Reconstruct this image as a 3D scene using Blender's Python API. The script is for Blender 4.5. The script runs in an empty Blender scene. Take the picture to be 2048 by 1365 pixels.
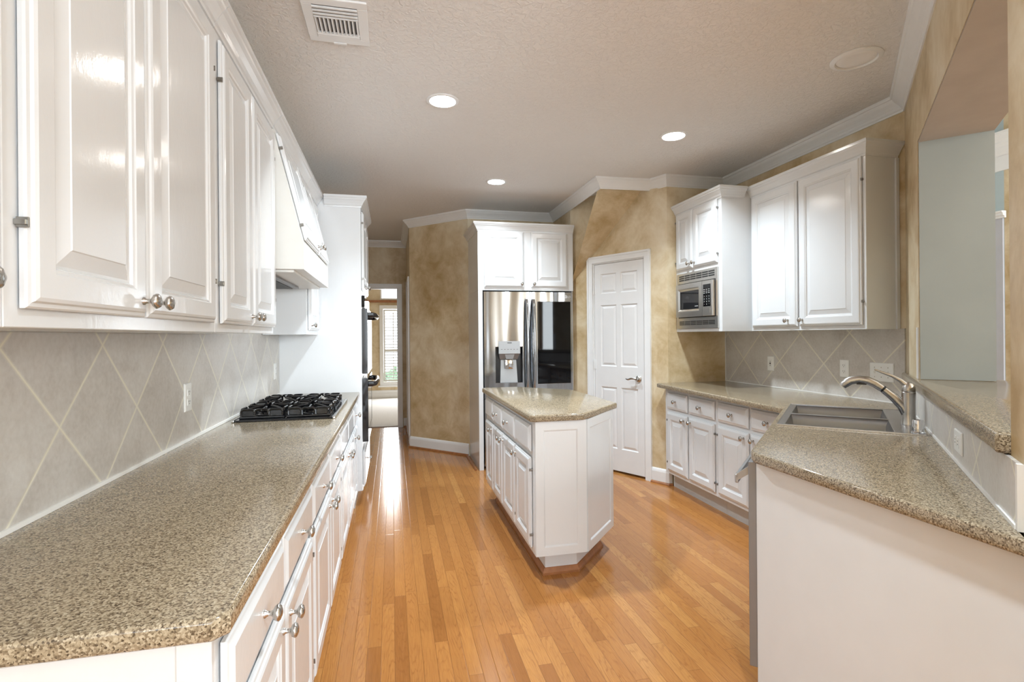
import bpy, bmesh, math, random
from mathutils import Vector, Matrix
SC = bpy.context.scene
COL = SC.collection
R = math.radians

# ------------------------------------------------------------------ camera, world, large lights, exposure
EYE = 1.3465
CEIL_Z = 2.755
cam_d = bpy.data.cameras.new('camera')
cam = bpy.data.objects.new('camera', cam_d)
COL.objects.link(cam)
cam_d.sensor_fit = 'HORIZONTAL'
cam_d.sensor_width = 36.0
cam_d.lens = 1047.2 / 2048 * 36.0
cam_d.shift_y = -10.94 / 2048
cam_d.clip_start = 0.02
cam.matrix_world = (Matrix.Translation((0, 0, EYE)) @ Matrix.Rotation(R(-12.8826), 4, 'Z')
                    @ Matrix.Rotation(R(90), 4, 'X') @ Matrix.Rotation(R(-0.4839), 4, 'Z'))
SC.camera = cam

SC.view_settings.view_transform = 'Standard'
SC.view_settings.look = 'None'
SC.view_settings.exposure = 0.33
SC.view_settings.gamma = 1.0
SC.view_settings.use_curve_mapping = False

world = bpy.data.worlds.new('daylight')
SC.world = world
world.use_nodes = True
bg = world.node_tree.nodes['Background']
bg.inputs[0].default_value = (0.90, 0.95, 1.0, 1)
bg.inputs[1].default_value = 3.0


def area(name, loc, to, sx, sy, power, color=(1, 1, 1), shape='RECTANGLE', spread=180):
    d = bpy.data.lights.new(name, 'AREA')
    d.shape = shape
    d.size = sx
    d.size_y = sy
    d.energy = power
    d.color = color
    d.spread = R(spread)
    o = bpy.data.objects.new(name, d)
    COL.objects.link(o)
    o.location = loc
    o.rotation_euler = (Vector(to) - Vector(loc)).to_track_quat('-Z', 'Y').to_euler()
    return o


# added fill lamps at the rear and in the family room; bedroom window daylight
area('rear_fill_light', (0.25, -2.86, 1.55), (0.5, 3.0, 4.3), 1.5, 1.5, 48, (0.81, 0.915, 1.0))
area('rear_fill_light', (2.05, -2.86, 1.55), (1.0, 3.0, 4.3), 1.5, 1.5, 48, (0.81, 0.915, 1.0))
area('family_fill_light', (4.3, -1.3, 1.9), (4.0, 3.0, 1.8), 1.8, 1.8, 190, (0.85, 0.94, 1.0))
area('bedroom_window_daylight', (0.25, 11.5, 1.3), (0.0, 6.0, 0.4), 0.8, 1.6, 60, (0.97, 0.99, 1.0))
# an added fill lamp at the ceiling above the frame, no fitting modelled
area('ceiling_disk_light', (0.72, 0.45, CEIL_Z - 0.022), (0.72, 0.45, 0), 0.13, 0.13, 14, (0.79, 0.91, 1.0), 'DISK', 105)
# the breakfast table's pendant lamp, behind the camera
pl_d = bpy.data.lights.new('breakfast_pendant_light', 'POINT')
pl_d.energy = 60
pl_d.shadow_soft_size = 0.22
pl_d.color = (0.81, 0.915, 1.0)
pl_o = bpy.data.objects.new('breakfast_pendant_light', pl_d)
COL.objects.link(pl_o)
pl_o.location = (1.75, -1.55, 1.95)

# ------------------------------------------------------------------ materials
MATS = {}


class NT:
    """small helper around a node tree"""
    def __init__(self, name):
        m = bpy.data.materials.new(name)
        m.use_nodes = True
        self.m = m
        self.t = m.node_tree
        self.p = self.t.nodes['Principled BSDF']
        MATS[name] = m

    def n(self, typ, **kw):
        nd = self.t.nodes.new(typ)
        for k, v in kw.items():
            setattr(nd, k, v)
        return nd

    def link(self, a, b):
        self.t.links.new(a, b)

    def val(self, sock, v):
        if hasattr(v, 'is_output') or isinstance(v, bpy.types.NodeSocket):
            self.link(v, sock)
        else:
            sock.default_value = v

    def math(self, op, a, b=None, c=None):
        nd = self.n('ShaderNodeMath', operation=op)
        self.val(nd.inputs[0], a)
        if b is not None:
            self.val(nd.inputs[1], b)
        if c is not None:
            self.val(nd.inputs[2], c)
        return nd.outputs[0]

    def pos(self):
        return self.n('ShaderNodeNewGeometry').outputs['Position']

    def obj(self):
        return self.n('ShaderNodeTexCoord').outputs['Object']

    def xyz(self, v):
        s = self.n('ShaderNodeSeparateXYZ')
        self.link(v, s.inputs[0])
        return s.outputs

    def comb(self, x, y, z):
        s = self.n('ShaderNodeCombineXYZ')
        for i, v in enumerate((x, y, z)):
            self.val(s.inputs[i], v)
        return s.outputs[0]

    def mapping(self, v, scale=(1, 1, 1), rot=(0, 0, 0)):
        s = self.n('ShaderNodeMapping')
        self.link(v, s.inputs[0])
        s.inputs['Scale'].default_value = scale
        s.inputs['Rotation'].default_value = rot
        return s.outputs[0]

    def noise(self, v, scale, detail=2, rough=0.5, dist=0.0):
        s = self.n('ShaderNodeTexNoise')
        self.link(v, s.inputs['Vector'])
        s.inputs['Scale'].default_value = scale
        s.inputs['Detail'].default_value = detail
        s.inputs['Roughness'].default_value = rough
        s.inputs['Distortion'].default_value = dist
        return s.outputs['Fac']

    def ramp(self, fac, stops, interp='LINEAR'):
        s = self.n('ShaderNodeValToRGB')
        s.color_ramp.interpolation = interp
        el = s.color_ramp.elements
        while len(el) < len(stops):
            el.new(0.5)
        for e, (p, c) in zip(el, stops):
            e.position = p
            e.color = (*c, 1) if len(c) == 3 else c
        self.val(s.inputs[0], fac)
        return s.outputs[0]

    def mix(self, fac, a, b, blend='MIX'):
        s = self.n('ShaderNodeMix', data_type='RGBA', blend_type=blend)
        self.val(s.inputs[0], fac)
        for i, v in ((6, a), (7, b)):
            if isinstance(v, tuple):
                s.inputs[i].default_value = (*v, 1) if len(v) == 3 else v
            else:
                self.link(v, s.inputs[i])
        return s.outputs[2]

    def bump(self, h, strength=0.1, dist=0.01):
        s = self.n('ShaderNodeBump')
        s.inputs['Strength'].default_value = strength
        s.inputs['Distance'].default_value = dist
        self.link(h, s.inputs['Height'])
        self.link(s.outputs[0], self.p.inputs['Normal'])

    def base(self, v):
        self.val(self.p.inputs['Base Color'], (*v, 1) if isinstance(v, tuple) else v)

    def set(self, rough=0.5, metal=0.0, spec=0.5, coat=0.0, coat_rough=0.05):
        self.p.inputs['Roughness'].default_value = rough
        self.p.inputs['Metallic'].default_value = metal
        self.p.inputs['Specular IOR Level'].default_value = spec
        self.p.inputs['Coat Weight'].default_value = coat
        self.p.inputs['Coat Roughness'].default_value = coat_rough


def plain(name, c, rough=0.5, metal=0.0, spec=0.5, coat=0.0, var=0.03, scale=8.0, bump=0.0, bscale=60):
    t = NT(name)
    v = t.obj()
    f = t.noise(v, scale, 3)
    lo = tuple(max(0, x * (1 - var)) for x in c)
    hi = tuple(min(1, x * (1 + var)) for x in c)
    t.base(t.ramp(f, [(0.3, lo), (0.7, hi)]))
    t.set(rough, metal, spec, coat)
    if bump:
        t.bump(t.noise(v, bscale, 2), bump, 0.002)
    return t


# gloss enamel cabinet paint, with the faint orange peel of brushed enamel
t = NT('enamel')
v = t.obj()
t.base(t.ramp(t.noise(v, 3, 2), [(0.3, (0.72, 0.733, 0.745)), (0.7, (0.75, 0.763, 0.775))]))
t.set(0.13, 0, 0.5)
t.bump(t.noise(t.mapping(v, (1, 1, 0.5)), 26, 5, 0.7), 0.26, 0.002)
plain('enamel_cream', (0.76, 0.75, 0.71), 0.28, bump=0.05, var=0.02)
plain('trim_paint', (0.84, 0.845, 0.845), 0.3, var=0.015)
plain('door_paint', (0.79, 0.79, 0.79), 0.3, var=0.015)
plain('panel_paint', (0.75, 0.76, 0.77), 0.45, var=0.015)
plain('nickel', (0.52, 0.50, 0.47), 0.27, 1.0, var=0.08, scale=30)
plain('chrome', (0.75, 0.75, 0.76), 0.08, 1.0)
plain('hinge_metal', (0.30, 0.29, 0.27), 0.3, 1.0)
plain('plastic_white', (0.84, 0.84, 0.82), 0.3, var=0.01)
plain('slot_dark', (0.03, 0.03, 0.03), 0.5)
plain('black_enamel', (0.006, 0.006, 0.007), 0.08, 0, 0.6)
plain('black_glass', (0.004, 0.004, 0.005), 0.03, 0, 0.3)
plain('black_plastic', (0.012, 0.012, 0.013), 0.25)
plain('oven_glass', (0.02, 0.02, 0.022), 0.04, 0, 0.8)
plain('grille_shadow', (0.10, 0.085, 0.06), 0.8)
plain('caulk', (0.83, 0.82, 0.79), 0.5, var=0.02)
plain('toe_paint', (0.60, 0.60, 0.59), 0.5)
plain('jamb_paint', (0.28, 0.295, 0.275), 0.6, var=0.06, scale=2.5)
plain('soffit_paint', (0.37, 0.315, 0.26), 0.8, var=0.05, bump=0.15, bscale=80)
plain('blue_paint', (0.46, 0.55, 0.58), 0.7)
plain('lavender_paint', (0.52, 0.53, 0.58), 0.7)
plain('carpet', (0.62, 0.60, 0.57), 0.95, var=0.06, scale=60, bump=0.3, bscale=400)
plain('louver_paint', (0.82, 0.82, 0.80), 0.4)
plain('shrub_green', (0.22, 0.36, 0.24), 0.8, var=0.5, scale=20)
plain('white_print', (0.75, 0.75, 0.75), 0.4)
plain('dark_print', (0.12, 0.12, 0.12), 0.4)
plain('dispenser_grey', (0.34, 0.345, 0.35), 0.35, 0.3)
plain('lens_white', (0.88, 0.87, 0.86), 0.5)


def steel(name, c, rough, stretch, strength, scale=2.5):
    t = NT(name)
    v = t.obj()
    g = t.noise(t.mapping(v, stretch), 90, 2)
    t.base(t.ramp(g, [(0.3, tuple(x * 0.94 for x in c)), (0.7, tuple(min(1, x * 1.05) for x in c))]))
    t.set(rough, 1.0)
    t.bump(t.noise(t.mapping(v, (1.0, 1.0, 0.12)), scale, 1), strength, 0.05)


steel('steel', (0.44, 0.455, 0.475), 0.13, (40, 40, 1), 0.5, 5.0)
steel('steel_sink', (0.55, 0.56, 0.58), 0.24, (1, 1, 12), 0.03)
steel('steel_brushed', (0.60, 0.585, 0.56), 0.28, (1, 1, 30), 0.02)
plain('steel_dark', (0.27, 0.27, 0.275), 0.4, 0.5)

plain('dishwasher_steel', (0.42, 0.42, 0.43), 0.3, 0.7)
steel('steel_basin', (0.25, 0.255, 0.265), 0.33, (1, 14, 14), 0.04)
# speckled solid surface counter
t = NT('counter')
v = t.obj()
vo = t.n('ShaderNodeTexVoronoi')
t.link(v, vo.inputs['Vector'])
vo.inputs['Scale'].default_value = 330
cellc = t.xyz(vo.outputs['Color'])[0]
nz = t.noise(v, 240, 3, 0.7)
f = t.math('ADD', t.math('MULTIPLY', cellc, 0.62), t.math('MULTIPLY', nz, 0.40))
col = t.ramp(f, [(0.18, (0.06, 0.042, 0.026)), (0.30, (0.16, 0.118, 0.074)), (0.46, (0.27, 0.21, 0.138)),
                 (0.64, (0.37, 0.298, 0.20)), (0.84, (0.50, 0.42, 0.305))])
t.base(col)
t.set(0.14, 0, 0.5)

# oak strip floor, boards along world Y
t = NT('oak_floor')
p = t.xyz(t.pos())
W_, L_ = 0.057, 0.95
rx = t.math('DIVIDE', p[0], W_)
row = t.math('FLOOR', rx)
wn = t.n('ShaderNodeTexWhiteNoise', noise_dimensions='1D')
t.link(row, wn.inputs['W'])
ry = t.math('ADD', t.math('DIVIDE', p[1], L_), t.math('MULTIPLY', wn.outputs['Value'], 7.0))
cell = t.math('FLOOR', ry)
wn2 = t.n('ShaderNodeTexWhiteNoise', noise_dimensions='2D')
t.link(t.comb(row, cell, 0.0), wn2.inputs['Vector'])
rnd = wn2.outputs['Value']
board = t.ramp(rnd, [(0.0, (0.29, 0.112, 0.028)), (0.2, (0.385, 0.160, 0.042)), (0.8, (0.45, 0.195, 0.053)), (1.0, (0.53, 0.255, 0.075))])
gv = t.comb(t.math('ADD', t.math('MULTIPLY', p[0], 24.0), t.math('MULTIPLY', rnd, 91.0)), t.math('MULTIPLY', p[1], 1.6), t.math('MULTIPLY', rnd, 37.0))
gr = t.noise(gv, 3.2, 5, 0.62, 1.4)
fine = t.noise(t.comb(t.math('MULTIPLY', p[0], 420.0), t.math('MULTIPLY', p[1], 9.0), rnd), 1.0, 2)
# nested arches of the flat-sawn grain, centred differently in each board
wn3 = t.n('ShaderNodeTexWhiteNoise', noise_dimensions='2D')
t.link(t.comb(cell, row, 0.0), wn3.inputs['Vector'])
uu = t.math('ADD', t.math('SUBTRACT', t.math('FRACT', rx), 0.5), t.math('MULTIPLY', t.math('SUBTRACT', wn3.outputs['Value'], 0.5), 1.3))
vv = t.math('MULTIPLY', t.math('ADD', t.math('SUBTRACT', t.math('FRACT', ry), 0.5), t.math('MULTIPLY', t.math('SUBTRACT', rnd, 0.5), 1.2)), 1.9)
wv = t.n('ShaderNodeTexWave', wave_type='RINGS', rings_direction='Z')
t.link(t.comb(uu, vv, 0.0), wv.inputs['Vector'])
wv.inputs['Scale'].default_value = 2.2
wv.inputs['Distortion'].default_value = 7.0
wv.inputs['Detail'].default_value = 3.0
wv.inputs['Detail Scale'].default_value = 1.5
col = t.mix(t.ramp(gr, [(0.38, (0, 0, 0)), (0.62, (1, 1, 1))]), t.mix(0.45, board, (0.38, 0.15, 0.042)), board)
col = t.mix(t.math('MULTIPLY', t.ramp(wv.outputs['Fac'], [(0.0, (1, 1, 1)), (0.25, (0, 0, 0))]), t.math('MULTIPLY', t.ramp(t.noise(t.comb(t.math('MULTIPLY', p[0], 2.5), p[1], rnd), 7, 3), [(0.38, (0, 0, 0)), (0.62, (1, 1, 1))]), 0.50)), col, (0.25, 0.09, 0.024))
col = t.mix(t.math('MULTIPLY', t.ramp(fine, [(0.34, (1, 1, 1)), (0.5, (0, 0, 0))]), 0.34), col, (0.23, 0.085, 0.025))
fx = t.math('FRACT', rx)
fy = t.math('FRACT', ry)
ex = t.math('MINIMUM', fx, t.math('SUBTRACT', 1.0, fx))
ey = t.math('MULTIPLY', t.math('MINIMUM', fy, t.math('SUBTRACT', 1.0, fy)), L_ / W_)
ed = t.math('MINIMUM', ex, ey)
seam = t.ramp(ed, [(0.0, (1, 1, 1)), (0.03, (0, 0, 0))])
col = t.mix(t.math('MULTIPLY', seam, 0.7), col, (0.13, 0.05, 0.015))
t.base(col)
t.set(0.15, 0, 0.5)
bh = t.math('ADD', t.math('MULTIPLY', t.ramp(ed, [(0.0, (0, 0, 0)), (0.05, (1, 1, 1))]), 0.6), t.math('MULTIPLY', t.noise(t.comb(t.math('MULTIPLY', p[0], 3.0), p[1], 0.0), 22, 2), 0.4))
t.bump(bh, 0.10, 0.003)
plain('oak_trim', (0.33, 0.13, 0.045), 0.35, var=0.2, scale=20)

# parchment faux finish walls
t = NT('faux_wall')
v = t.pos()
a = t.noise(v, 1.5, 5, 0.6, 0.6)
b = t.noise(v, 6.0, 6, 0.65, 0.4)
f = t.math('ADD', t.math('MULTIPLY', a, 0.6), t.math('MULTIPLY', b, 0.4))
t.base(t.ramp(f, [(0.35, (0.46, 0.325, 0.16)), (0.46, (0.61, 0.48, 0.295)), (0.55, (0.715, 0.605, 0.425)), (0.65, (0.79, 0.70, 0.54))]))
t.set(0.45, 0, 0.4)
t.bump(t.noise(v, 60, 3), 0.05, 0.002)

# knock-down textured ceiling
t = NT('ceiling_paint')
v = t.pos()
t.base(t.ramp(t.noise(v, 1.2, 3), [(0.3, (0.81, 0.79, 0.77)), (0.7, (0.84, 0.82, 0.80))]))
t.set(0.7, 0, 0.3)
kd = t.ramp(t.noise(v, 38, 4, 0.6, 0.8), [(0.45, (0, 0, 0)), (0.58, (1, 1, 1))])
t.bump(kd, 0.6, 0.004)


def tile(name, axis, u0, z0, D):
    t = NT(name)
    v = t.pos()
    p = t.xyz(v)
    if axis == 'y':
        u = p[1]
    else:
        u = t.math('MULTIPLY', t.math('ADD', p[0], p[1]), 0.70711)
    du = t.math('SUBTRACT', u, u0)
    dz = t.math('SUBTRACT', p[2], z0)
    q1 = t.math('DIVIDE', t.math('ADD', du, dz), D)
    q2 = t.math('DIVIDE', t.math('SUBTRACT', du, dz), D)

    def edge(q):
        fr = t.math('FRACT', q)
        return t.math('MINIMUM', fr, t.math('SUBTRACT', 1.0, fr))
    e = t.math('MULTIPLY', t.math('MINIMUM', edge(q1), edge(q2)), D * 0.7071)
    g = t.ramp(e, [(0.0030, (1, 1, 1)), (0.0044, (0, 0, 0))])
    wn = t.n('ShaderNodeTexWhiteNoise', noise_dimensions='2D')
    t.link(t.comb(t.math('FLOOR', q1), t.math('FLOOR', q2), 0.0), wn.inputs['Vector'])
    st = t.noise(v, 5, 6, 0.65, 0.5)
    sp = t.noise(v, 70, 3, 0.6)
    f = t.math('ADD', t.math('ADD', t.math('MULTIPLY', st, 0.6), t.math('MULTIPLY', sp, 0.3)), t.math('MULTIPLY', wn.outputs['Value'], 0.1))
    stone = t.ramp(f, [(0.33, (0.485, 0.445, 0.40)), (0.5, (0.595, 0.56, 0.52)), (0.67, (0.675, 0.65, 0.615))])
    t.base(t.mix(g, stone, (0.82, 0.78, 0.64)))
    t.set(0.33, 0, 0.45)
    t.bump(t.math('SUBTRACT', t.math('MULTIPLY', sp, 0.15), g), 0.25, 0.002)


tile('tile_left', 'y', 1.788, 1.328, 0.4195)
tile('tile_right', 'y', 3.549, 1.129, 0.4325)
tile('tile_bar', 'd', 1.95, 0.985, 0.4325)

# window glass: clear sheet with a mirror reflection
t = NT('pane_glass')
tr = t.n('ShaderNodeBsdfTransparent')
gl = t.n('ShaderNodeBsdfGlossy')
gl.inputs['Roughness'].default_value = 0.02
fr = t.n('ShaderNodeFresnel')
mx = t.n('ShaderNodeMixShader')
t.link(fr.outputs[0], mx.inputs[0])
t.link(tr.outputs[0], mx.inputs[1])
t.link(gl.outputs[0], mx.inputs[2])
t.link(mx.outputs[0], t.t.nodes['Material Output'].inputs[0])

t = NT('lamp_glow')
t.p.inputs['Emission Color'].default_value = (1, 0.96, 0.90, 1)
t.p.inputs['Emission Strength'].default_value = 45
M = MATS


# ------------------------------------------------------------------ mesh helpers
class B:
    def __init__(self):
        self.bm = bmesh.new()

    def quad(self, *pts):
        vs = [self.bm.verts.new(p) for p in pts]
        try:
            return self.bm.faces.new(vs)
        except ValueError:
            return None

    def box(self, x0, x1, y0, y1, z0, z1, bevel=0.0, seg=2):
        c = bmesh.ops.create_cube(self.bm, size=1)
        for v in c['verts']:
            v.co = Vector((x0 + (v.co.x + .5) * (x1 - x0), y0 + (v.co.y + .5) * (y1 - y0), z0 + (v.co.z + .5) * (z1 - z0)))
        if bevel:
            es = {e for v in c['verts'] for e in v.link_edges}
            bmesh.ops.bevel(self.bm, geom=list(es), offset=bevel, segments=seg, affect='EDGES', profile=0.5)
        return self

    def prism(self, poly, z0, z1, bevel=0.0, seg=3, vbevel=0.0):
        lo = [self.bm.verts.new((x, y, z0)) for x, y in poly]
        hi = [self.bm.verts.new((x, y, z1)) for x, y in poly]
        n = len(poly)
        fs = [self.bm.faces.new(lo), self.bm.faces.new(hi)]
        for i in range(n):
            fs.append(self.bm.faces.new((lo[i], lo[(i + 1) % n], hi[(i + 1) % n], hi[i])))
        bmesh.ops.recalc_face_normals(self.bm, faces=fs)
        if bevel:
            es = [e for e in fs[0].edges] + [e for e in fs[1].edges]
            bmesh.ops.bevel(self.bm, geom=es, offset=bevel, segments=seg, affect='EDGES', profile=0.5)
        return self

    def solid(self, pts, faces):
        vs = [self.bm.verts.new(p) for p in pts]
        fs = [self.bm.faces.new([vs[i] for i in f]) for f in faces]
        bmesh.ops.recalc_face_normals(self.bm, faces=fs)
        return self

    def rings(self, x0, x1, z0, z1, prof, cap=True):
        """nested rectangles in the XZ plane; prof = [(inset, y)]; faces look to -y"""
        loops = []
        for ins, y in prof:
            loops.append([self.bm.verts.new(c) for c in ((x0 + ins, y, z0 + ins), (x1 - ins, y, z0 + ins), (x1 - ins, y, z1 - ins), (x0 + ins, y, z1 - ins))])
        for a, b in zip(loops, loops[1:]):
            for i in range(4):
                j = (i + 1) % 4
                self.bm.faces.new((a[i], a[j], b[j], b[i]))
        if cap:
            self.bm.faces.new(loops[-1])
        return self

    def slab(self, x0, x1, z0, z1, yf, yb, panels=(), back=True):
        """a board whose front (at yf, looking to -y) carries inset panels [(x0,x1,z0,z1,prof,cap)]"""
        xs = sorted({x0, x1, *[p[0] for p in panels], *[p[1] for p in panels]})
        zs = sorted({z0, z1, *[p[2] for p in panels], *[p[3] for p in panels]})
        for i in range(len(xs) - 1):
            for j in range(len(zs) - 1):
                cx, cz = (xs[i] + xs[i + 1]) / 2, (zs[j] + zs[j + 1]) / 2
                if any(p[0] < cx < p[1] and p[2] < cz < p[3] for p in panels):
                    continue
                self.quad((xs[i], yf, zs[j]), (xs[i + 1], yf, zs[j]), (xs[i + 1], yf, zs[j + 1]), (xs[i], yf, zs[j + 1]))
        for p in panels:
            self.rings(p[0], p[1], p[2], p[3], [(a, yf + b) for a, b in p[4]], p[5] if len(p) > 5 else True)
        for q in (((x0, yf, z0), (x0, yb, z0), (x1, yb, z0), (x1, yf, z0)), ((x0, yf, z1), (x1, yf, z1), (x1, yb, z1), (x0, yb, z1)),
                  ((x0, yf, z0), (x0, yf, z1), (x0, yb, z1), (x0, yb, z0)), ((x1, yf, z0), (x1, yb, z0), (x1, yb, z1), (x1, yf, z1)),
                  ((x0, yb, z0), (x0, yb, z1), (x1, yb, z1), (x1, yb, z0)))[:5 if back else 4]:
            self.quad(*q)
        return self

    def lathe(self, prof, base, axis, seg=24, mod=None):
        """prof=[(r, h)] along axis from base"""
        ax = Vector(axis).normalized()
        u = ax.orthogonal().normalized()
        w = ax.cross(u)
        base = Vector(base)
        rows = []
        for k, (r, h) in enumerate(prof):
            row = []
            for i in range(seg):
                a = 2 * math.pi * i / seg
                rr = r * (mod(a, h) if mod else 1)
                row.append(self.bm.verts.new(base + ax * h + (u * math.cos(a) + w * math.sin(a)) * rr))
            rows.append(row)
        fs = []
        for a, b in zip(rows, rows[1:]):
            for i in range(seg):
                fs.append(self.bm.faces.new((a[i], a[(i + 1) % seg], b[(i + 1) % seg], b[i])))
        fs.append(self.bm.faces.new(rows[0]))
        fs.append(self.bm.faces.new(rows[-1]))
        bmesh.ops.recalc_face_normals(self.bm, faces=fs)
        return self

    def tube(self, pts, rad, seg=10, closed=False, flat=1.0):
        pts = [Vector(p) for p in pts]
        n = len(pts)
        rads = rad if isinstance(rad, (list, tuple)) else [rad] * n
        rows = []
        prev = None
        for i, p in enumerate(pts):
            a = pts[(i - 1) % n] if (closed or i > 0) else p
            b = pts[(i + 1) % n] if (closed or i < n - 1) else p
            d = (b - a).normalized()
            u = prev - d * prev.dot(d) if prev is not None else (d.orthogonal() if abs(d.z) > 0.99 else Vector((0, 0, 1)) - d * d.z)
            u.normalize()
            prev = u
            w = d.cross(u)
            rows.append([self.bm.verts.new(p + (u * math.cos(2 * math.pi * k / seg) * flat + w * math.sin(2 * math.pi * k / seg)) * rads[i]) for k in range(seg)])
        fs = []
        rng = range(n) if closed else range(n - 1)
        for i in rng:
            a, b = rows[i], rows[(i + 1) % n]
            for k in range(seg):
                fs.append(self.bm.faces.new((a[k], a[(k + 1) % seg], b[(k + 1) % seg], b[k])))
        if not closed:
            fs.append(self.bm.faces.new(rows[0]))
            fs.append(self.bm.faces.new(rows[-1]))
        bmesh.ops.recalc_face_normals(self.bm, faces=fs)
        return self

    def sweep(self, path, prof, closed=False):
        """prof [(out, z)] swept along an XY(Z) path; out is to the right of travel, mitred"""
        P = [Vector((*p, 0)) if len(p) == 2 else Vector(p) for p in path]
        n = len(P)
        rows = []
        for i in range(n):
            ns = []
            if i > 0 or closed:
                d = P[i] - P[i - 1]
                ns.append(Vector((d.y, -d.x, 0)).normalized())
            if i < n - 1 or closed:
                d = P[(i + 1) % n] - P[i]
                ns.append(Vector((d.y, -d.x, 0)).normalized())
            m = sum(ns, Vector()) / len(ns)
            m = m / max(m.length_squared, 0.15)
            rows.append([self.bm.verts.new(P[i] + m * o + Vector((0, 0, z))) for o, z in prof])
        fs = []
        k = len(prof)
        for i in (range(n) if closed else range(n - 1)):
            a, b = rows[i], rows[(i + 1) % n]
            for j in range(k):
                fs.append(self.bm.faces.new((a[j], a[(j + 1) % k], b[(j + 1) % k], b[j])))
        if not closed:
            fs.append(self.bm.faces.new(rows[0]))
            fs.append(self.bm.faces.new(rows[-1]))
        bmesh.ops.recalc_face_normals(self.bm, faces=fs)
        return self

    def build(self, name, mat, parent=None, smooth=False, recenter=False, angle=35):
        if recenter:
            xs = [v.co for v in self.bm.verts]
            lo = Vector((min(c.x for c in xs), min(c.y for c in xs), min(c.z for c in xs)))
            hi = Vector((max(c.x for c in xs), max(c.y for c in xs), 0))
            c0 = Vector(((lo.x + hi.x) / 2, (lo.y + hi.y) / 2, lo.z))
            for v in self.bm.verts:
                v.co -= c0
        me = bpy.data.meshes.new(name)
        if smooth:
            for f in self.bm.faces:
                f.smooth = True
            for e in self.bm.edges:
                if len(e.link_faces) == 2 and e.calc_face_angle(0) > R(angle):
                    e.smooth = False
        self.bm.to_mesh(me)
        self.bm.free()
        for m in (mat if isinstance(mat, (list, tuple)) else [mat]):
            me.materials.append(M[m] if isinstance(m, str) else m)
        o = bpy.data.objects.new(name, me)
        COL.objects.link(o)
        if parent:
            o.parent = parent
        if recenter:
            o.location = c0
        return o


def tag(o, label, cat, group=None):
    o['label'] = label
    o['category'] = cat
    if group:
        o['group'] = group
    return o


def thing(name, label, cat, loc=(0, 0, 0), rz=0.0, group=None):
    o = bpy.data.objects.new(name, None)
    o.empty_display_size = 0.1
    COL.objects.link(o)
    o.location = loc
    o.rotation_euler = (0, 0, rz)
    return tag(o, label, cat, group)


def struct(name, b, mat, parent=None, smooth=False):
    o = b.build(name, mat, parent, smooth)
    o['kind'] = 'structure'
    return o


def text_part(name, s, size, parent, mtx, mat, depth=0.0004):
    c = bpy.data.curves.new(name, 'FONT')
    c.body = s
    c.size = size
    c.align_x = 'CENTER'
    c.align_y = 'CENTER'
    c.extrude = depth
    tmp = bpy.data.objects.new(name, c)
    COL.objects.link(tmp)
    bpy.context.view_layer.update()
    me = bpy.data.meshes.new_from_object(tmp.evaluated_get(bpy.context.evaluated_depsgraph_get()))
    bpy.data.objects.remove(tmp)
    me.materials.clear()
    me.materials.append(M[mat])
    o = bpy.data.objects.new(name, me)
    COL.objects.link(o)
    o.parent = parent
    o.matrix_local = mtx
    return o


# ------------------------------------------------------------------ key points of the plan (metres, camera above the origin)
CEIL = 2.755
XL, XR = -0.848, 2.98          # left and right kitchen walls
XW = 1.842                     # wall beside the refrigerator
YB = 5.84                      # wall behind the refrigerator
YP = 4.24                      # short wall at the end of the right counter
YH = 7.95                      # end of the hall
S2 = math.sqrt(0.5)
P0 = Vector((1.3985, 0.930))   # diagonal bar wall


def dg(s, o=0.0):
    """point on the bar wall: s along it (away from the camera), o out into the kitchen"""
    return (P0.x + S2 * s - S2 * o, P0.y + S2 * s + S2 * o)


S_COR = (XR - P0.x) / S2
D_ = (2.395, YP)
BK = (2.325, 4.40)
AK = (XW, 4.42)
JX = (XW, 5.25)
HW = (0.21, 6.478)             # corner of the hall
BB = (0.834, YB)

# ------------------------------------------------------------------ structure
KIT = [(XL, -3.0), (XL, YH), (0.21, YH), HW, BB, (XW, YB), (XW, JX[1] - 0.0), D_, (XR, YP), dg(S_COR), dg(-0.35), dg(-0.35, -0.285), (3.2, -1.37), (3.2, -3.0)]
struct('floor', B().prism([(-1.2, -3.3), (5.8, -3.3), (5.8, 4.9), (3.2, 8.1), (-1.2, 8.1)], -0.05, 0.0), 'oak_floor')
struct('ceiling', B().prism([(-1.0, -3.2), (-1.0, YH + .1), (0.4, YH + .1), (2.1, 6.0), (3.1, 4.5), dg(S_COR - 0.02, -0.1), dg(-0.35, -0.1), dg(-0.35, -0.3), (3.25, -1.40), (3.3, -3.2)], CEIL, CEIL + 0.06), 'ceiling_paint')


def wall(name, p, q, mat='faux_wall', th=0.12, z0=0.0, z1=CEIL, holes=()):
    """wall face from p to q; the room lies to the right of travel"""
    p, q = Vector(p), Vector(q)
    d = (q - p)
    L = d.length
    d.normalize()
    n = Vector((-d.y, d.x))
    b = B()

    def piece(s0, s1, a, c):
        if s1 - s0 < 1e-4 or c - a < 1e-4:
            return
        pts = [p + d * s0, p + d * s1, p + d * s1 + n * th, p + d * s0 + n * th]
        b.prism([tuple(v) for v in pts], a, c)
    ss = sorted({0, L, *[h[0] for h in holes], *[h[1] for h in holes]})
    for a, c in zip(ss, ss[1:]):
        z = z0
        for h in sorted([h for h in holes if h[0] < (a + c) / 2 < h[1]], key=lambda h: h[2]):
            piece(a, c, z, h[2])
            z = h[3]
        piece(a, c, z, z1)
    return struct(name, b, mat)


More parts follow.
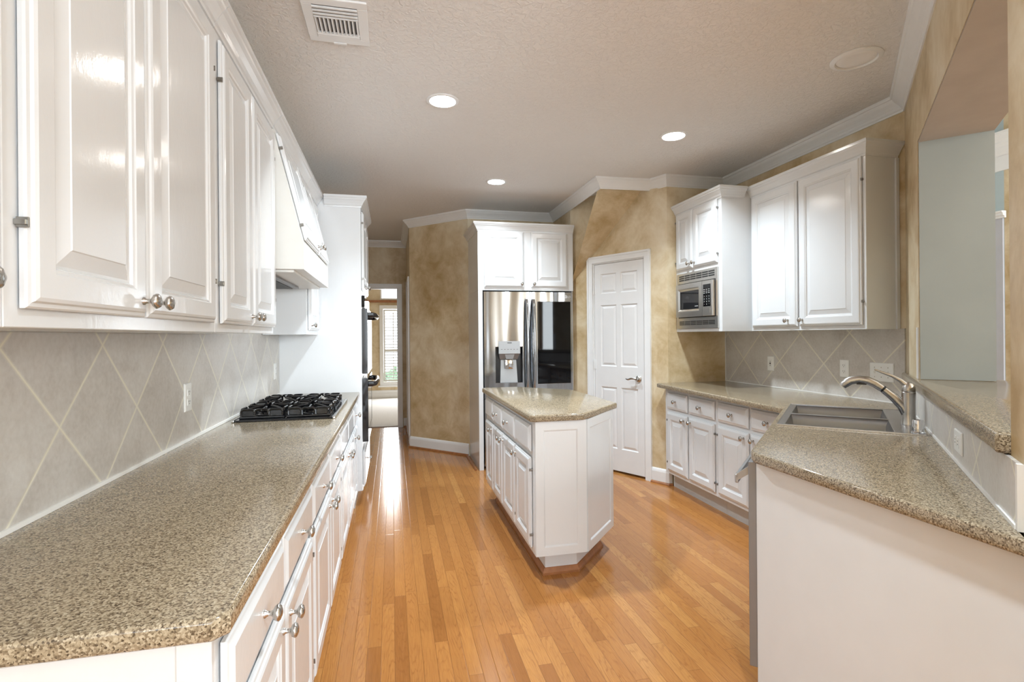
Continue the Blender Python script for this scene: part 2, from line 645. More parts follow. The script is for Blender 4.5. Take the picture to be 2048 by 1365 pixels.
wall('wall_left', (XL, -3.0), (XL, YH))
wall('wall_hall_end', (XL, YH), (0.21, YH), holes=[(0.30, XL * -1 + 0.085, 0, 2.065)])
wall('wall_hall_right', (0.21, YH), HW)
wall('wall_angle', HW, BB)
wall('wall_back', BB, (XW, YB))
wall('wall_alcove', (XW, YB), JX)
DOORW = (Vector(D_) - Vector(JX)).length
dvec = (Vector(D_) - Vector(JX)).normalized()


def sdoor(pt):
    return (Vector(pt) - Vector(JX)).dot(dvec)


S_R = DOORW - 0.235
S_L = S_R - 0.615
wall('wall_pantry', JX, D_, holes=[(S_L, S_R, 0, 2.065)])
wall('wall_counter_end', D_, (XR, YP))
wall('wall_right', (XR, YP), dg(S_COR), z1=3.6)
wall('wall_breakfast_side', dg(-0.35, -0.285), (3.2, -1.37), z1=3.6)
wall('wall_breakfast_right', (3.2, -1.37), (3.2, -3.0), holes=[])
wall('wall_rear', (3.2, -3.0), (XL, -3.0), holes=[(0.35, 1.95, 0.75, 2.35), (2.15, 3.75, 0.75, 2.35)])
# bar wall: low wall, near pier, far pier and header round the pass-through
TH = 0.285


def dpoly(s0, s1, o0, o1):
    return [dg(s0, o0), dg(s1, o0), dg(s1, o1), dg(s0, o1)]


b = B()
b.prism(dpoly(-0.35, S_COR, 0, -TH), 0, 1.06)
b.prism(dpoly(-0.35, -0.012, 0, -TH), 1.06, CEIL)
b.prism([dg(1.65), dg(S_COR), dg(S_COR + .12, -.12), dg(S_COR + .12, -TH), dg(1.65, -TH)], 1.06, CEIL)
b.prism(dpoly(-0.012, 1.65, 0, -TH), 2.30, CEIL)
b.prism(dpoly(-0.35, S_COR + .2, -0.1, -TH), CEIL, 3.6)
struct('wall_bar', b, 'faux_wall')
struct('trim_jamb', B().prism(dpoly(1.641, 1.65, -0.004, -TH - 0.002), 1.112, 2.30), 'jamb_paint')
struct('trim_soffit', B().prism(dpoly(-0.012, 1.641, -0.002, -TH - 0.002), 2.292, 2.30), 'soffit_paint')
struct('trim_bar_corner', B().prism(dpoly(1.652, 1.70, 0.0, 0.006), 1.112, 1.37), 'trim_paint')
# bulkhead (underside of a stair) over the pantry door
K = (JX[0] - 0.001, JX[1], CEIL)
zc = 1.88
b = B()
b.solid([(AK[0], AK[1], CEIL), (BK[0], BK[1], CEIL), (JX[0], JX[1] - .005, zc), (2.1, 4.95, CEIL)], [(0, 1, 2), (0, 2, 3), (1, 3, 2), (0, 3, 1)])
struct('wall_bulkhead', b, 'faux_wall')
# family room beyond the bar
wall('wall_family_far', (5.5, 4.7), (5.5, 3.685), 'blue_paint', z1=3.6)
wall('wall_family_east', (5.5, 3.685), (5.5, -1.5), 'faux_wall', z1=3.6)
wall('wall_family_north', (3.08, 4.6), (5.62, 4.6), 'blue_paint', z1=3.6)
wall('wall_family_south', (5.62, -1.45), (3.2, -1.45), 'faux_wall', z1=3.6)
struct('ceiling_family', B().box(1.0, 5.7, -1.6, 4.8, 3.6, 3.66), 'ceiling_paint')
b = B().box(5.485, 5.4999, 3.69, 4.59, 0.0, 2.39)
struct('trim_family_panel', b, 'lavender_paint')
b = B()
b.sweep([(5.50, 4.60), (5.50, 3.2)], [(0, 2.83), (0.015, 2.83), (0.015, 2.962), (0.04, 2.965), (0.05, 2.985), (0.085, 3.03), (0.10, 3.06), (0.10, 3.075), (0.135, 3.11), (0.15, 3.13), (0.15, 3.152), (0, 3.152)])
struct('trim_family_crown', b, 'trim_paint')
b = B()
b.sweep([(5.485, 4.60), (5.485, 3.66)], [(0, 2.39), (0.02, 2.39), (0.02, 2.405), (0.04, 2.415), (0.04, 2.43), (0.055, 2.44), (0.055, 2.453), (0, 2.453)])
struct('trim_family_rail', b, 'trim_paint')

# crown moulding of the room, travelling clockwise
CR = [(0, -0.092), (0.007, -0.092), (0.009, -0.083), (0.016, -0.077), (0.022, -0.066), (0.036, -0.050), (0.052, -0.036), (0.060, -0.026), (0.063, -0.020), (0.070, -0.017), (0.074, -0.010), (0.075, 0.0), (0, 0.0)]
b = B()
b.sweep([(XL, -2.99), (XL, YH), (0.21, YH), HW, BB, (XW, YB), AK, BK, D_, (XR, YP), dg(S_COR), dg(-0.35)], [(o, CEIL - 0.0005 + z) for o, z in CR])
struct('trim_crown', b, 'trim_paint')

# baseboards with an oak shoe
BP = [(0, 0), (0.014, 0), (0.014, 0.105), (0.011, 0.118), (0.006, 0.13), (0.0, 0.135)]
SP = [(0.014, 0), (0.031, 0), (0.029, 0.010), (0.022, 0.018), (0.014, 0.020)]


def baseboard(name, path):
    o = struct(name, B().sweep(path, BP), 'trim_paint')
    s_ = B().sweep(path, SP).build('shoe_moulding', 'oak_trim', o)
    return o


baseboard('baseboard_angle', [(0.21, 6.60), HW, (BB[0] - 0.002, BB[1] + 0.002)])
pr = Vector(JX) + dvec * (S_R + 0.062)
baseboard('baseboard_pantry', [tuple(pr), D_, (2.42, YP)])
baseboard('baseboard_hall', [(0.155, YH), (0.21, YH), (0.21, 7.45)])

# far bedroom
struct('floor_bedroom', B().box(-3.0, 2.5, YH + 0.06, 11.8, -0.04, 0.012), 'carpet')
wall('wall_bedroom', (-3.0, 11.7), (2.5, 11.7), holes=[(3.0 - 0.19, 3.0 + 0.60, 0.36, 1.95), (3.0 - 0.22, 3.0 + 0.60, 2.18, 2.75)], z1=3.2)
wall('wall_bedroom_left', (-3.0, YH + .12), (-3.0, 11.7), z1=3.2)
wall('wall_bedroom_right', (2.5, 11.7), (2.5, YH + .12), z1=3.2)
struct('ceiling_bedroom', B().box(-3.1, 2.6, YH, 11.9, 3.2, 3.26), 'ceiling_paint')
wall('wall_bedroom_front', (2.5, YH + .121), (-3.0, YH + .121), th=0.0015, z1=3.2, holes=[(2.5 - 0.085, 2.5 + 0.85 - .30, 0, 2.065)])
struct('baseboard_bedroom', B().sweep([(-2.9, 11.7), (2.4, 11.7)], BP).sweep([(-2.9, 11.7), (2.4, 11.7)], [(0.001, 0.13), (0.012, 0.13), (0.012, 0.18), (0.001, 0.185)]), 'trim_paint')
struct('trim_bedroom_shelf', B().box(-2.9, 2.4, 11.655, 11.699, 2.085, 2.135), 'oak_trim')


def frame_boxes(b, x0, x1, z0, z1, w, y0, y1):
    b.box(x0 - w, x0, y0, y1, z0 - w, z1 + w).box(x1, x1 + w, y0, y1, z0 - w, z1 + w)
    b.box(x0, x1, y0, y1, z1, z1 + w).box(x0, x1, y0, y1, z0 - w, z0)
    return b


# bedroom window with plantation shutter, and the transom over it
win = struct('window_1', frame_boxes(B(), -0.19, 0.60, 0.36, 1.95, 0.075, 11.665, 11.70).box(-0.30, 0.71, 11.62, 11.70, 0.255, 0.285), 'trim_paint')
B().box(-0.19, 0.60, 11.76, 11.766, 0.36, 1.95).build('pane', 'pane_glass', win)
sh = B()
frame_boxes(sh, -0.15, 0.19, 0.41, 1.90, 0.035, 11.70, 11.725)
frame_boxes(sh, 0.26, 0.56, 0.41, 1.90, 0.035, 11.70, 11.725)
sh.box(-0.15, 0.19, 11.70, 11.725, 1.02, 1.07).box(0.26, 0.56, 11.70, 11.725, 1.02, 1.07)
sh.box(0.015, 0.03, 11.685, 11.70, 0.43, 1.0).box(0.015, 0.03, 11.685, 11.70, 1.09, 1.88)
sh.build('shutter_frame', 'louver_paint', win)
lv = B()
for zz in [0.44 + 0.062 * k for k in range(10)] + [1.10 + 0.062 * k for k in range(13)]:
    for x0, x1 in ((-0.15, 0.19), (0.26, 0.56)):
        lv.quad((x0, 11.700, zz), (x1, 11.700, zz), (x1, 11.745, zz + 0.014), (x0, 11.745, zz + 0.014))
        lv.quad((x0, 11.700, zz + .006), (x0, 11.745, zz + 0.020), (x1, 11.745, zz + 0.020), (x1, 11.700, zz + .006))
        lv.quad((x0, 11.700, zz), (x0, 11.700, zz + .006), (x1, 11.700, zz + .006), (x1, 11.700, zz))
lv.build('shutter_slats', 'louver_paint', win)
win = struct('window_2', frame_boxes(B(), -0.22, 0.60, 2.18, 2.75, 0.03, 11.69, 11.74), 'trim_paint')
B().box(-0.22, 0.60, 11.76, 11.766, 2.18, 2.75).build('pane', 'pane_glass', win)
# rear windows behind the camera
for k, (x0, x1) in enumerate(((-0.55, 1.05), (1.25, 2.85))):
    win = struct('window_%d' % (3 + k), frame_boxes(B(), x0, x1, 0.75, 2.35, 0.07, -3.0, -2.98).box((x0 + x1) / 2 - .02, (x0 + x1) / 2 + .02, -3.05, -3.01, 0.75, 2.35), 'trim_paint')
    B().box(x0, x1, -3.07, -3.064, 0.75, 2.35).build('pane', 'pane_glass', win)

# hall doorway casing
CASP = [(0, 0), (0.06, 0), (0.06, 0.012), (0.045, 0.02), (0.012, 0.016), (0, 0.010)]


def casing(b, x0, x1, z1, y, w=0.06, th=0.02):
    """door casing boxes with a raised outer back band; faces -y at plane y"""
    b.box(x0 - w, x0, y - th * .7, y, 0, z1 + w).box(x1, x1 + w, y - th * .7, y, 0, z1 + w).box(x0, x1, y - th * .7, y, z1, z1 + w)
    e = 0.018
    b.box(x0 - w, x0 - w + e, y - th, y - th * .7, 0, z1 + w).box(x1 + w - e, x1 + w, y - th, y - th * .7, 0, z1 + w).box(x0 - w + e, x1 + w - e, y - th, y - th * .7, z1 + w - e, z1 + w)
    return b


b = casing(B(), -0.548, 0.085, 2.065, YH - 0.0005)
b.box(-0.548, -0.535, YH, YH + 0.12, 0, 2.065).box(0.072, 0.085, YH, YH + .12, 0, 2.065).box(-0.535, 0.072, YH, YH + .12, 2.05, 2.065)
struct('trim_hall_doorway', b, 'trim_paint')
# closed door along the right side of the hall, seen edge-on
dr = bpy.data.objects.new('door_2', None)
COL.objects.link(dr)
dr['kind'] = 'structure'
dr.location = (0.21, 7.0, 0)
dr.rotation_euler = (0, 0, R(-90))
casing(B(), -0.34, 0.34, 2.03, -0.0005).build('casing', 'trim_paint', dr)
B().slab(-0.338, 0.338, 0.01, 2.028, -0.008, -0.001).build('slab', 'door_paint', dr)

# six panel pantry door
ang = math.atan2(dvec.y, dvec.x)
dr = bpy.data.objects.new('door_1', None)
COL.objects.link(dr)
dr['kind'] = 'structure'
mid = Vector(JX) + dvec * (S_L + S_R) / 2
dr.location = (mid.x, mid.y, 0)
dr.rotation_euler = (0, 0, ang)
w2 = (S_R - S_L) / 2
cs = casing(B(), -w2, w2, 2.065, -0.0005, 0.065, 0.022)
cs.box(-w2, -w2 + .012, 0, 0.12, 0, 2.065).box(w2 - .012, w2, 0, 0.12, 0, 2.065).box(-w2 + .012, w2 - .012, 0, .12, 2.053, 2.065)
cs.build('casing', 'trim_paint', dr)
sw = w2 - 0.015
PR = [(0, 0), (0.008, 0.008), (0.014, 0.009), (0.034, 0.002), (0.036, 0.002)]
pan = []
for z0, z1 in ((1.755, 1.952), (1.035, 1.640), (0.235, 0.832)):
    for sx in (-1, 1):
        xa, xb = (-sw + 0.095, -0.045) if sx < 0 else (0.045, sw - 0.095)
        pan.append((xa - .02, xb + .02, z0, z1, PR))
B().slab(-sw, sw, 0.022, 2.050, 0.006, 0.041, pan).build('slab', 'door_paint', dr)
hl = B()
hl.lathe([(0.031, 0), (0.031, 0.006), (0.026, 0.012), (0.014, 0.016), (0.012, 0.045), (0.0, 0.046)], (sw - 0.065, 0.006, 0.93), (0, -1, 0), 28)
hl.tube([(sw - 0.065, -0.038, 0.93), (sw - 0.09, -0.042, 0.935), (sw - 0.12, -0.042, 0.932), (sw - 0.15, -0.042, 0.922), (sw - 0.172, -0.04, 0.924), (sw - 0.182, -0.038, 0.930)], [0.012, 0.010, 0.009, 0.008, 0.007, 0.004], 10)
hl.build('lever_handle', 'nickel', dr, True)
for z in (0.25, 1.05, 1.80):
    B().lathe([(0.006, 0), (0.006, 0.09)], (-sw - 0.005, -0.004, z - .045), (0, 0, 1), 8).box(-sw - .006, -sw + .02, 0.004, .0055, z - .045, z + .045).build('hinge', 'trim_paint', dr, True)
wall('wall_pantry_inside', (1.90, 5.40), (2.9, 5.9))
wall('wall_pantry_back', (2.9, 5.9), (3.1, 4.36))

# ------------------------------------------------------------------ knob and front builders (shared meshes)
KN = B()
kp = [(0.0085, 0.0), (0.0085, 0.003), (0.0055, 0.006), (0.0048, 0.014), (0.008, 0.018), (0.0135, 0.021), (0.0165, 0.0255), (0.0165, 0.029), (0.013, 0.033), (0.007, 0.0355), (0.001, 0.0362)]
KN.lathe(kp, (0, 0, 0), (0, -1, 0), 30, lambda a, h: 1 + (0.055 * math.cos(6 * (a + 55 * h)) if h > 0.019 else 0))
knob_src = KN.build('knob', 'nickel', None, True, angle=60)
KNOB_ME = knob_src.data
bpy.data.objects.remove(knob_src)
HB = B().box(-0.0045, 0.0045, -0.017, 0.0, -0.0045, 0.0045, 0.001, 1).box(-0.0015, 0.0015, -0.019, -0.002, -0.008, 0.008, 0.0005, 1)
hin_src = HB.build('hinge', 'hinge_metal')
HINGE_ME = hin_src.data
bpy.data.objects.remove(hin_src)

T_DOOR = 0.021
DOOR_PROF = [(0, -0.0035), (0, -0.010), (0.003, -0.013), (0.009, -0.0145), (0.012, -0.0185), (0.018, -0.021),
             (0.058, -0.021), (0.061, -0.0185), (0.067, -0.0165), (0.070, -0.0115), (0.076, -0.0105), (0.104, -0.0185), (0.106, -0.0205), (0.109, -0.0205)]
DRAWER_PROF = [(0, -0.0035), (0, -0.010), (0.003, -0.013), (0.008, -0.0145), (0.018, -0.020), (0.020, -0.021)]


def front(root, typ, x0, x1, z0, z1, knob=None, hinge=None, y=0.0):
    if typ == 'door':
        k = min(1.0, (x1 - x0) / 0.30)
        prof = [(i if i <= 0.018 else 0.018 + (i - 0.018) * k, yy + y) for i, yy in DOOR_PROF]
    else:
        prof = [(i, yy + y) for i, yy in DRAWER_PROF]
    b = B().rings(x0, x1, z0, z1, prof)
    y0_ = y - 0.0035
    b.quad((x0, y0_, z0), (x0, y0_, z1), (x1, y0_, z1), (x1, y0_, z0))
    b.box(x0 + 0.012, x1 - 0.012, y - 0.004, y, z0 + 0.012, z1 - 0.012)
    o = b.build({'door': 'door', 'drawer': 'drawer', 'false': 'drawer_front'}[typ], 'enamel', root)
    if knob:
        kb = bpy.data.objects.new('knob', KNOB_ME)
        COL.objects.link(kb)
        kb.parent = o
        kb.location = (knob[0], y - T_DOOR, knob[1])
    if hinge:
        hx = x0 - 0.003 if hinge == 'l' else x1 + 0.003
        for hz in (z0 + 0.14 * (z1 - z0), z1 - 0.14 * (z1 - z0)):
            hb = bpy.data.objects.new('hinge', HINGE_ME)
            COL.objects.link(hb)
            hb.parent = o
            hb.location = (hx, y, hz)
    return o


CABCR = [(0, 0), (0.005, 0), (0.007, 0.010), (0.013, 0.015), (0.019, 0.028), (0.031, 0.047), (0.040, 0.056), (0.043, 0.063), (0.050, 0.068), (0.050, 0.085), (0, 0.085)]


def crown_part(root, path, z, mat='enamel'):
    return B().sweep(path, [(o, z + h) for o, h in CABCR]).build('crown', mat, root)


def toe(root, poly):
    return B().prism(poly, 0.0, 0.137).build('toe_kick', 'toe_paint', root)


TOE = 0.135
CT0, CT1 = 0.876, 0.914
DZ = (0.165, 0.672)
WZ = (0.702, 0.842)


def base_cab(name, label, loc, rz, W, D, group, fronts):
    r = thing(name, label, 'cabinet', loc, rz, group)
    B().box(0, W, 0, D, TOE, CT0 - 0.001, 0.0015, 1).build('body', 'enamel', r)
    toe(r, [(0, 0.075), (W, 0.075), (W, max(D, 0.12)), (0, max(D, 0.12))])
    for f in fronts:
        front(r, *f)
    return r


# ------------------------------------------------------------------ left run, base cabinets (fronts look to +x)
XLF = -0.285
RL = R(90)
DL = XLF - XL - 0.012


def lpair(name, label, y0, y1, knobs_drawer=True):
    W = y1 - y0
    m = W / 2
    dk = lambda x0, x1: ((x0 + x1) / 2, 0.772) if knobs_drawer else None
    dt = 'drawer' if knobs_drawer else 'false'
    return base_cab(name, label, (XLF, y0, 0), RL, W, DL, 'base cabinets under the left counter', [
        (dt, 0.018, m - 0.012, *WZ, dk(0.018, m - .012)), (dt, m + 0.012, W - 0.018, *WZ, dk(m + .012, W - .018)),
        ('door', 0.018, m - 0.006, *DZ, (m - 0.045, 0.632), 'l'), ('door', m + 0.006, W - 0.018, *DZ, (m + 0.045, 0.632), 'r')])


lpair('base_cabinet', 'white base cabinet with two drawers at the near end of the left counter', 0.935, 1.884)
lpair('base_cabinet', 'white two-drawer base cabinet between the nearest left base cabinet and the cooktop', 1.886, 2.859)
lpair('cooktop_cabinet', 'white base cabinet with knobless drawer fronts under the gas cooktop', 2.861, 3.798, False)
base_cab('narrow_base_cabinet', 'narrow white base cabinet between the cooktop and the oven tower', (XLF, 3.80, 0), RL, 0.465, DL, 'base cabinets under the left counter', [
    ('drawer', 0.02, 0.39, *WZ, (0.205, 0.772)), ('door', 0.02, 0.39, *DZ, (0.06, 0.632), 'r')])
# end panel stile of the left run
r = tag(B().box(XL + 0.012, XLF - 0.05, 0.922, 0.933, 0, CT0 - .001).box(XLF - 0.05, XLF + 0.001, 0.918, 0.933, 0.0, CT0 - .001, 0.001, 1).build('cabinet_end_panel', 'panel_paint', recenter=True),
        'plain white end panel under the near end of the left counter', 'panel')

# left counter
cl = [(XL + 0.002, 0.888), (-0.275, 0.888), (-0.253, 0.908), (-0.253, 4.272), (XL + 0.002, 4.272)]
tag(B().prism(cl, CT0, CT1, 0.009, 3).build('countertop', 'counter', smooth=True, recenter=True), 'long speckled tan countertop with the gas cooktop, along the left wall', 'countertop')
# left backsplash
b = B().box(XL + 0.0005, XL + 0.009, 0.90, 4.275, CT1 + 0.0005, 1.3645).box(XL + .0005, XL + .009, 2.735, 3.735, 1.3645, 1.70)
o = b.build('tile_backsplash', 'tile_left', recenter=True)
tag(o, 'long diagonal stone tile backsplash behind the cooktop on the left wall', 'backsplash')
B().box(-0.0045, 0.010, -1.6875, 1.6875, 0.0, 0.012).build('caulk_line', 'caulk', o)


def plate(name, label, loc, rz, w=0.072, h=0.117, kind='outlet', group=None):
    r = thing(name, label, 'outlet' if kind != 'switch' else 'light switch', loc, rz, group)
    B().rings(-w / 2, w / 2, -h / 2, h / 2, [(0, 0), (0, -0.003), (0.003, -0.006), (0.006, -0.0065)]).build('cover_plate', 'plastic_white', r)
    if kind == 'outlet':
        for z in (-0.02, 0.02):
            f = B().rings(-0.017, 0.017, z - 0.014, z + 0.014, [(0, -0.0064), (0.001, -0.0085)]).build('receptacle', 'plastic_white', r)
            s_ = B()
            for x in (-0.0065, 0.0065):
                s_.box(x - 0.0012, x + 0.0012, -0.0089, -0.008, z - 0.001, z + 0.007)
            s_.box(-0.0022, 0.0022, -0.0089, -0.008, z - 0.009, z - 0.005)
            s_.build('slot', 'slot_dark', f)
    elif kind == 'jack':
        f = B().rings(-0.017, 0.017, -0.033, 0.033, [(0, -0.0064), (0.001, -0.008)]).build('insert', 'plastic_white', r)
        B().box(-0.006, 0.006, -0.0085, -0.0075, -0.007, 0.007).build('socket', 'slot_dark', f)
        B().box(-0.003, 0.003, -0.0085, -0.0075, 0.013, 0.02).box(-0.003, 0.003, -0.0085, -0.0075, -0.02, -0.013).build('slot', 'slot_dark', f)
    elif kind == 'switch':
        for x in (-0.046, 0, 0.046):
            B().box(x - 0.005, x + 0.005, -0.0068, -0.006, -0.012, 0.012).solid(
                [(x - .004, -.0065, -.010), (x + .004, -.0065, -.010), (x + .004, -.0065, .010), (x - .004, -.0065, .010), (x - .004, -.016, .004), (x + .004, -.016, .004), (x + .004, -.015, .009), (x - .004, -.015, .009)],
                [(0, 1, 5, 4), (1, 2, 6, 5), (2, 3, 7, 6), (3, 0, 4, 7), (4, 5, 6, 7)]).build('toggle', 'plastic_white', r)
            B().lathe([(0.003, 0), (0.002, 0.001)], (x, -0.0065, 0.03), (0, -1, 0), 8).lathe([(0.003, 0), (0.002, 0.001)], (x, -0.0065, -0.03), (0, -1, 0), 8).build('screw', 'nickel', r)
    return r


XT = XL + 0.0095
plate('outlet', 'white outlet plate on the left tile backsplash before the cooktop', (XT, 2.438, 1.10), RL, kind='outlet')
plate('outlet', 'white outlet plate on the left tile beside the oven tower', (XT, 4.11, 1.10), RL, kind='outlet')

# gas cooktop
ck = thing('gas_cooktop', 'black gas cooktop with steel side strips set in the left counter', 'cooktop', (-0.55, 3.31, CT1))
B().box(-0.238, 0.238, -0.398, 0.398, 0.0003, 0.010, 0.003, 2).build('burner_pan', 'black_enamel', ck)
B().box(0.2385, 0.252, -0.40, 0.40, 0.0003, 0.013, 0.003, 2).build('side_strip', 'steel_brushed', ck)
B().box(-0.252, -0.2385, -0.40, 0.40, 0.0003, 0.013, 0.003, 2).build('side_strip', 'steel_brushed', ck)


def rloop(c, u, w, h, r=0.014, n=4):
    """rounded upright rectangle of tube points, centred at c, along unit u"""
    c = Vector(c)
    u = Vector(u)
    pts = []
    for (cx, cz, a0) in ((w / 2 - r, h - r, 0), (-w / 2 + r, h - r, 90), (-w / 2 + r, r, 180), (w / 2 - r, r, 270)):
        for k in range(n + 1):
            a = R(a0 + 90 * k / n)
            pts.append(c + u * (cx + r * math.cos(a)) + Vector((0, 0, cz + r * math.sin(a))))
    return pts


for gx in (-0.118, 0.112):
    for gy in (-0.19, 0.19):
        bn = B().lathe([(0.062, 0.009), (0.062, 0.013), (0.05, 0.017), (0.047, 0.026), (0.0, 0.028)], (gx, gy, 0), (0, 0, 1), 28).build('burner_base', 'black_enamel', ck, True)
        B().lathe([(0.036, 0.0282), (0.038, 0.032), (0.034, 0.037), (0.0, 0.038)], (gx, gy, 0), (0, 0, 1), 28).build('burner_cap', 'black_enamel', bn, True)
        g = B()
        hw, hh = 0.103, 0.165
        g.tube([(gx - hw, gy - hh, 0.016), (gx + hw, gy - hh, 0.016), (gx + hw, gy + hh, 0.016), (gx - hw, gy + hh, 0.016)], 0.0065, 8, True)
        for sy in (-1, 1):
            for k in (-1, 0, 1):
                yy = gy + sy * (hh - 0.008)
                g.tube(rloop((gx + k * 0.068, yy, 0.014), (1, 0, 0), 0.064, 0.042), 0.0062, 8, True)
                g.solid([(gx + k * .068 - .028, yy - .002, .018), (gx + k * .068 + .028, yy - .002, .018), (gx + k * .068 + .028, yy - .002, .05), (gx + k * .068 - .028, yy - .002, .05),
                         (gx + k * .068 - .028, yy + .002, .018), (gx + k * .068 + .028, yy + .002, .018), (gx + k * .068 + .028, yy + .002, .05), (gx + k * .068 - .028, yy + .002, .05)],
                        [(0, 1, 2, 3), (4, 5, 6, 7), (0, 1, 5, 4), (2, 3, 7, 6), (0, 3, 7, 4), (1, 2, 6, 5)]) if k else None
        for sx in (-1, 1):
            for k in (-1, 1):
                g.tube(rloop((gx + sx * hw, gy + k * 0.085, 0.014), (0, 1, 0), 0.10, 0.042), 0.0062, 8, True)
        for a in (45, 135, 225, 315):
            ca_, sa_ = math.cos(R(a)), math.sin(R(a))
            g.tube([(gx + ca_ * 0.14, gy + sa_ * 0.17, 0.048), (gx + ca_ * 0.08, gy + sa_ * 0.09, 0.056), (gx + ca_ * 0.03, gy + sa_ * 0.035, 0.060)], [0.0062, 0.0062, 0.007], 8)
        for sx, sy in ((-1, 0), (1, 0), (0, -1), (0, 1)):
            g.tube([(gx + sx * hw, gy + sy * hh, 0.054), (gx + sx * 0.05, gy + sy * 0.06, 0.058)], 0.0058, 8)
        g.build('grate', 'black_enamel', ck, True)
for k, yy in enumerate((-0.30, -0.1, 0.1, 0.30)):
    B().lathe([(0.014, 0.0), (0.013, 0.018), (0.0, 0.019)], (0.226, yy * 0.35, 0.010), (0, 0, 1), 16).build('control_knob', 'black_plastic', ck, True)

# ------------------------------------------------------------------ left uppers
XU = -0.56
ZU = 1.365
ZT = 2.36
DU = XU - XL - 0.012


def upper(name, label, y0, y1, doors, group='upper cabinets on the left wall'):
    W = y1 - y0
    r = thing(name, label, 'cabinet', (XU, y0, 0), RL, group)
    B().box(0, W, 0, DU, ZU, ZT + 0.08, 0.0015, 1).build('body', 'enamel', r)
    for a, c, side in doors:
        a -= y0
        c -= y0
        kx = {'r': c - 0.03, 'l': a + 0.03, 'z': c - 0.062}[side]
        front(r, 'door', a, c, 1.395, 2.335, (kx, 1.43), 'r' if side == 'l' else 'l')
    crown_part(r, [(0, 0), (W, 0)], ZT - 0.002)
    return r


upper('upper_cabinet', 'white upper cabinet cut by the near edge of the photo, nearest on the left wall', 0.43, 0.919, [(0.45, 0.889, 'z')])
upper('upper_cabinet', 'tall white upper cabinet with two wide doors, nearest whole one on the left wall', 0.921, 1.866, [(0.950, 1.348, 'r'), (1.359, 1.826, 'l')])
upper('upper_cabinet', 'white two-door upper cabinet on the left wall beside the range hood', 1.868, 2.720, [(1.908, 2.277, 'r'), (2.290, 2.700, 'l')])
upper('narrow_upper_cabinet', 'narrow white upper cabinet between range hood and oven tower', 3.735, 4.272, [(3.79, 4.225, 'l')])

# range hood with canted doors
XH = -0.42
hy0, hy1 = 2.724, 3.731
hd = thing('range_hood', 'white cabinet range hood with slanted doors above the gas cooktop', 'range hood', (XU, hy0, 0), RL)
HW_ = hy1 - hy0
px = XU - XH            # local y of the lip front (negative = into the room)
cant = [(0.0, 0.0), (DU, 0)]
# carcass profile in (y, z), extruded along x, hollow below
prof = [(px, 1.68), (px, 1.815), (0.0, ZT + 0.02), (0.0, ZT + 0.08), (DU, ZT + 0.08), (DU, 1.68)]
pts = [(0, y, z) for y, z in prof] + [(HW_, y, z) for y, z in prof]
n = len(prof)
B().solid(pts, [tuple(range(n)), tuple(range(n, 2 * n))] + [(i, (i + 1) % n, (i + 1) % n + n, i + n) for i in range(n)]).build('body', 'enamel_cream', hd)
B().box(0.03, HW_ - 0.03, px + 0.05, DU - 0.02, 1.668, 1.6795).build('bottom_panel', 'enamel_cream', hd)
hv = B().box(0.16, HW_ - 0.16, px + 0.16, px + 0.36, 1.655, 1.668, 0.002, 1).build('fan_insert', 'steel_dark', hd)
B().box(0.2, HW_ - 0.2, px + 0.19, px + 0.33, 1.652, 1.655).build('filter', 'slot_dark', hv)
crown_part(hd, [(0, 0), (HW_, 0)], ZT - 0.002)
th_c = math.atan2(-px, ZT + 0.02 - 1.815)
Lc = math.hypot(px, ZT + 0.02 - 1.815)
for x0, x1, side in ((0.03, HW_ / 2 - 0.006, 'r'), (HW_ / 2 + 0.006, HW_ - 0.03, 'l')):
    kx = x1 - 0.035 if side == 'r' else x0 + 0.035
    d = front(hd, 'door', x0, x1, 0.012, Lc - 0.035, (kx, 0.05), 'l' if side == 'r' else 'r')
    d.matrix_local = Matrix.Translation((0, px, 1.815)) @ Matrix.Rotation(-th_c, 4, 'X')

# oven tower
YT0, YT1 = 4.278, 5.13
XTF = -0.235
tw = thing('oven_tower', 'tall white oven cabinet closing the far end of the left counter', 'cabinet', (XTF, YT0, 0), RL)
TW = YT1 - YT0
DT = XTF - XL - 0.004
B().slab(0, TW, TOE, 2.445, 0.0, DT, [(0.045, TW - 0.045, 0.49, 1.675, [(0, 0), (0, 0.5)])]).build('body', 'enamel', tw)
toe(tw, [(0, 0.06), (TW, 0.06), (TW, DT), (0, DT)])
front(tw, 'drawer', 0.03, TW - 0.03, 0.16, 0.44, (TW / 2, 0.30))
front(tw, 'door', 0.03, TW / 2 - 0.005, 1.72, 2.335, (TW / 2 - 0.035, 1.765), 'l')
front(tw, 'door', TW / 2 + 0.005, TW - 0.03, 1.72, 2.335, (TW / 2 + 0.035, 1.765), 'r')
crown_part(tw, [(0, 0.27), (0, 0), (TW, 0), (TW, DT)], ZT + 0.002)
ov = thing('double_oven', 'black double wall oven built into the tall oven cabinet', 'oven', (XTF, YT0 + 0.046, 0.492), RL)
OW = TW - 0.092
B().box(0, OW, 0.001, 0.48, 0.0, 1.18).build('casing', 'black_plastic', ov)
B().box(-0.006, OW + 0.006, -0.024, -0.0005, 1.09, 1.184, 0.003, 1).build('control_panel', 'black_glass', ov)
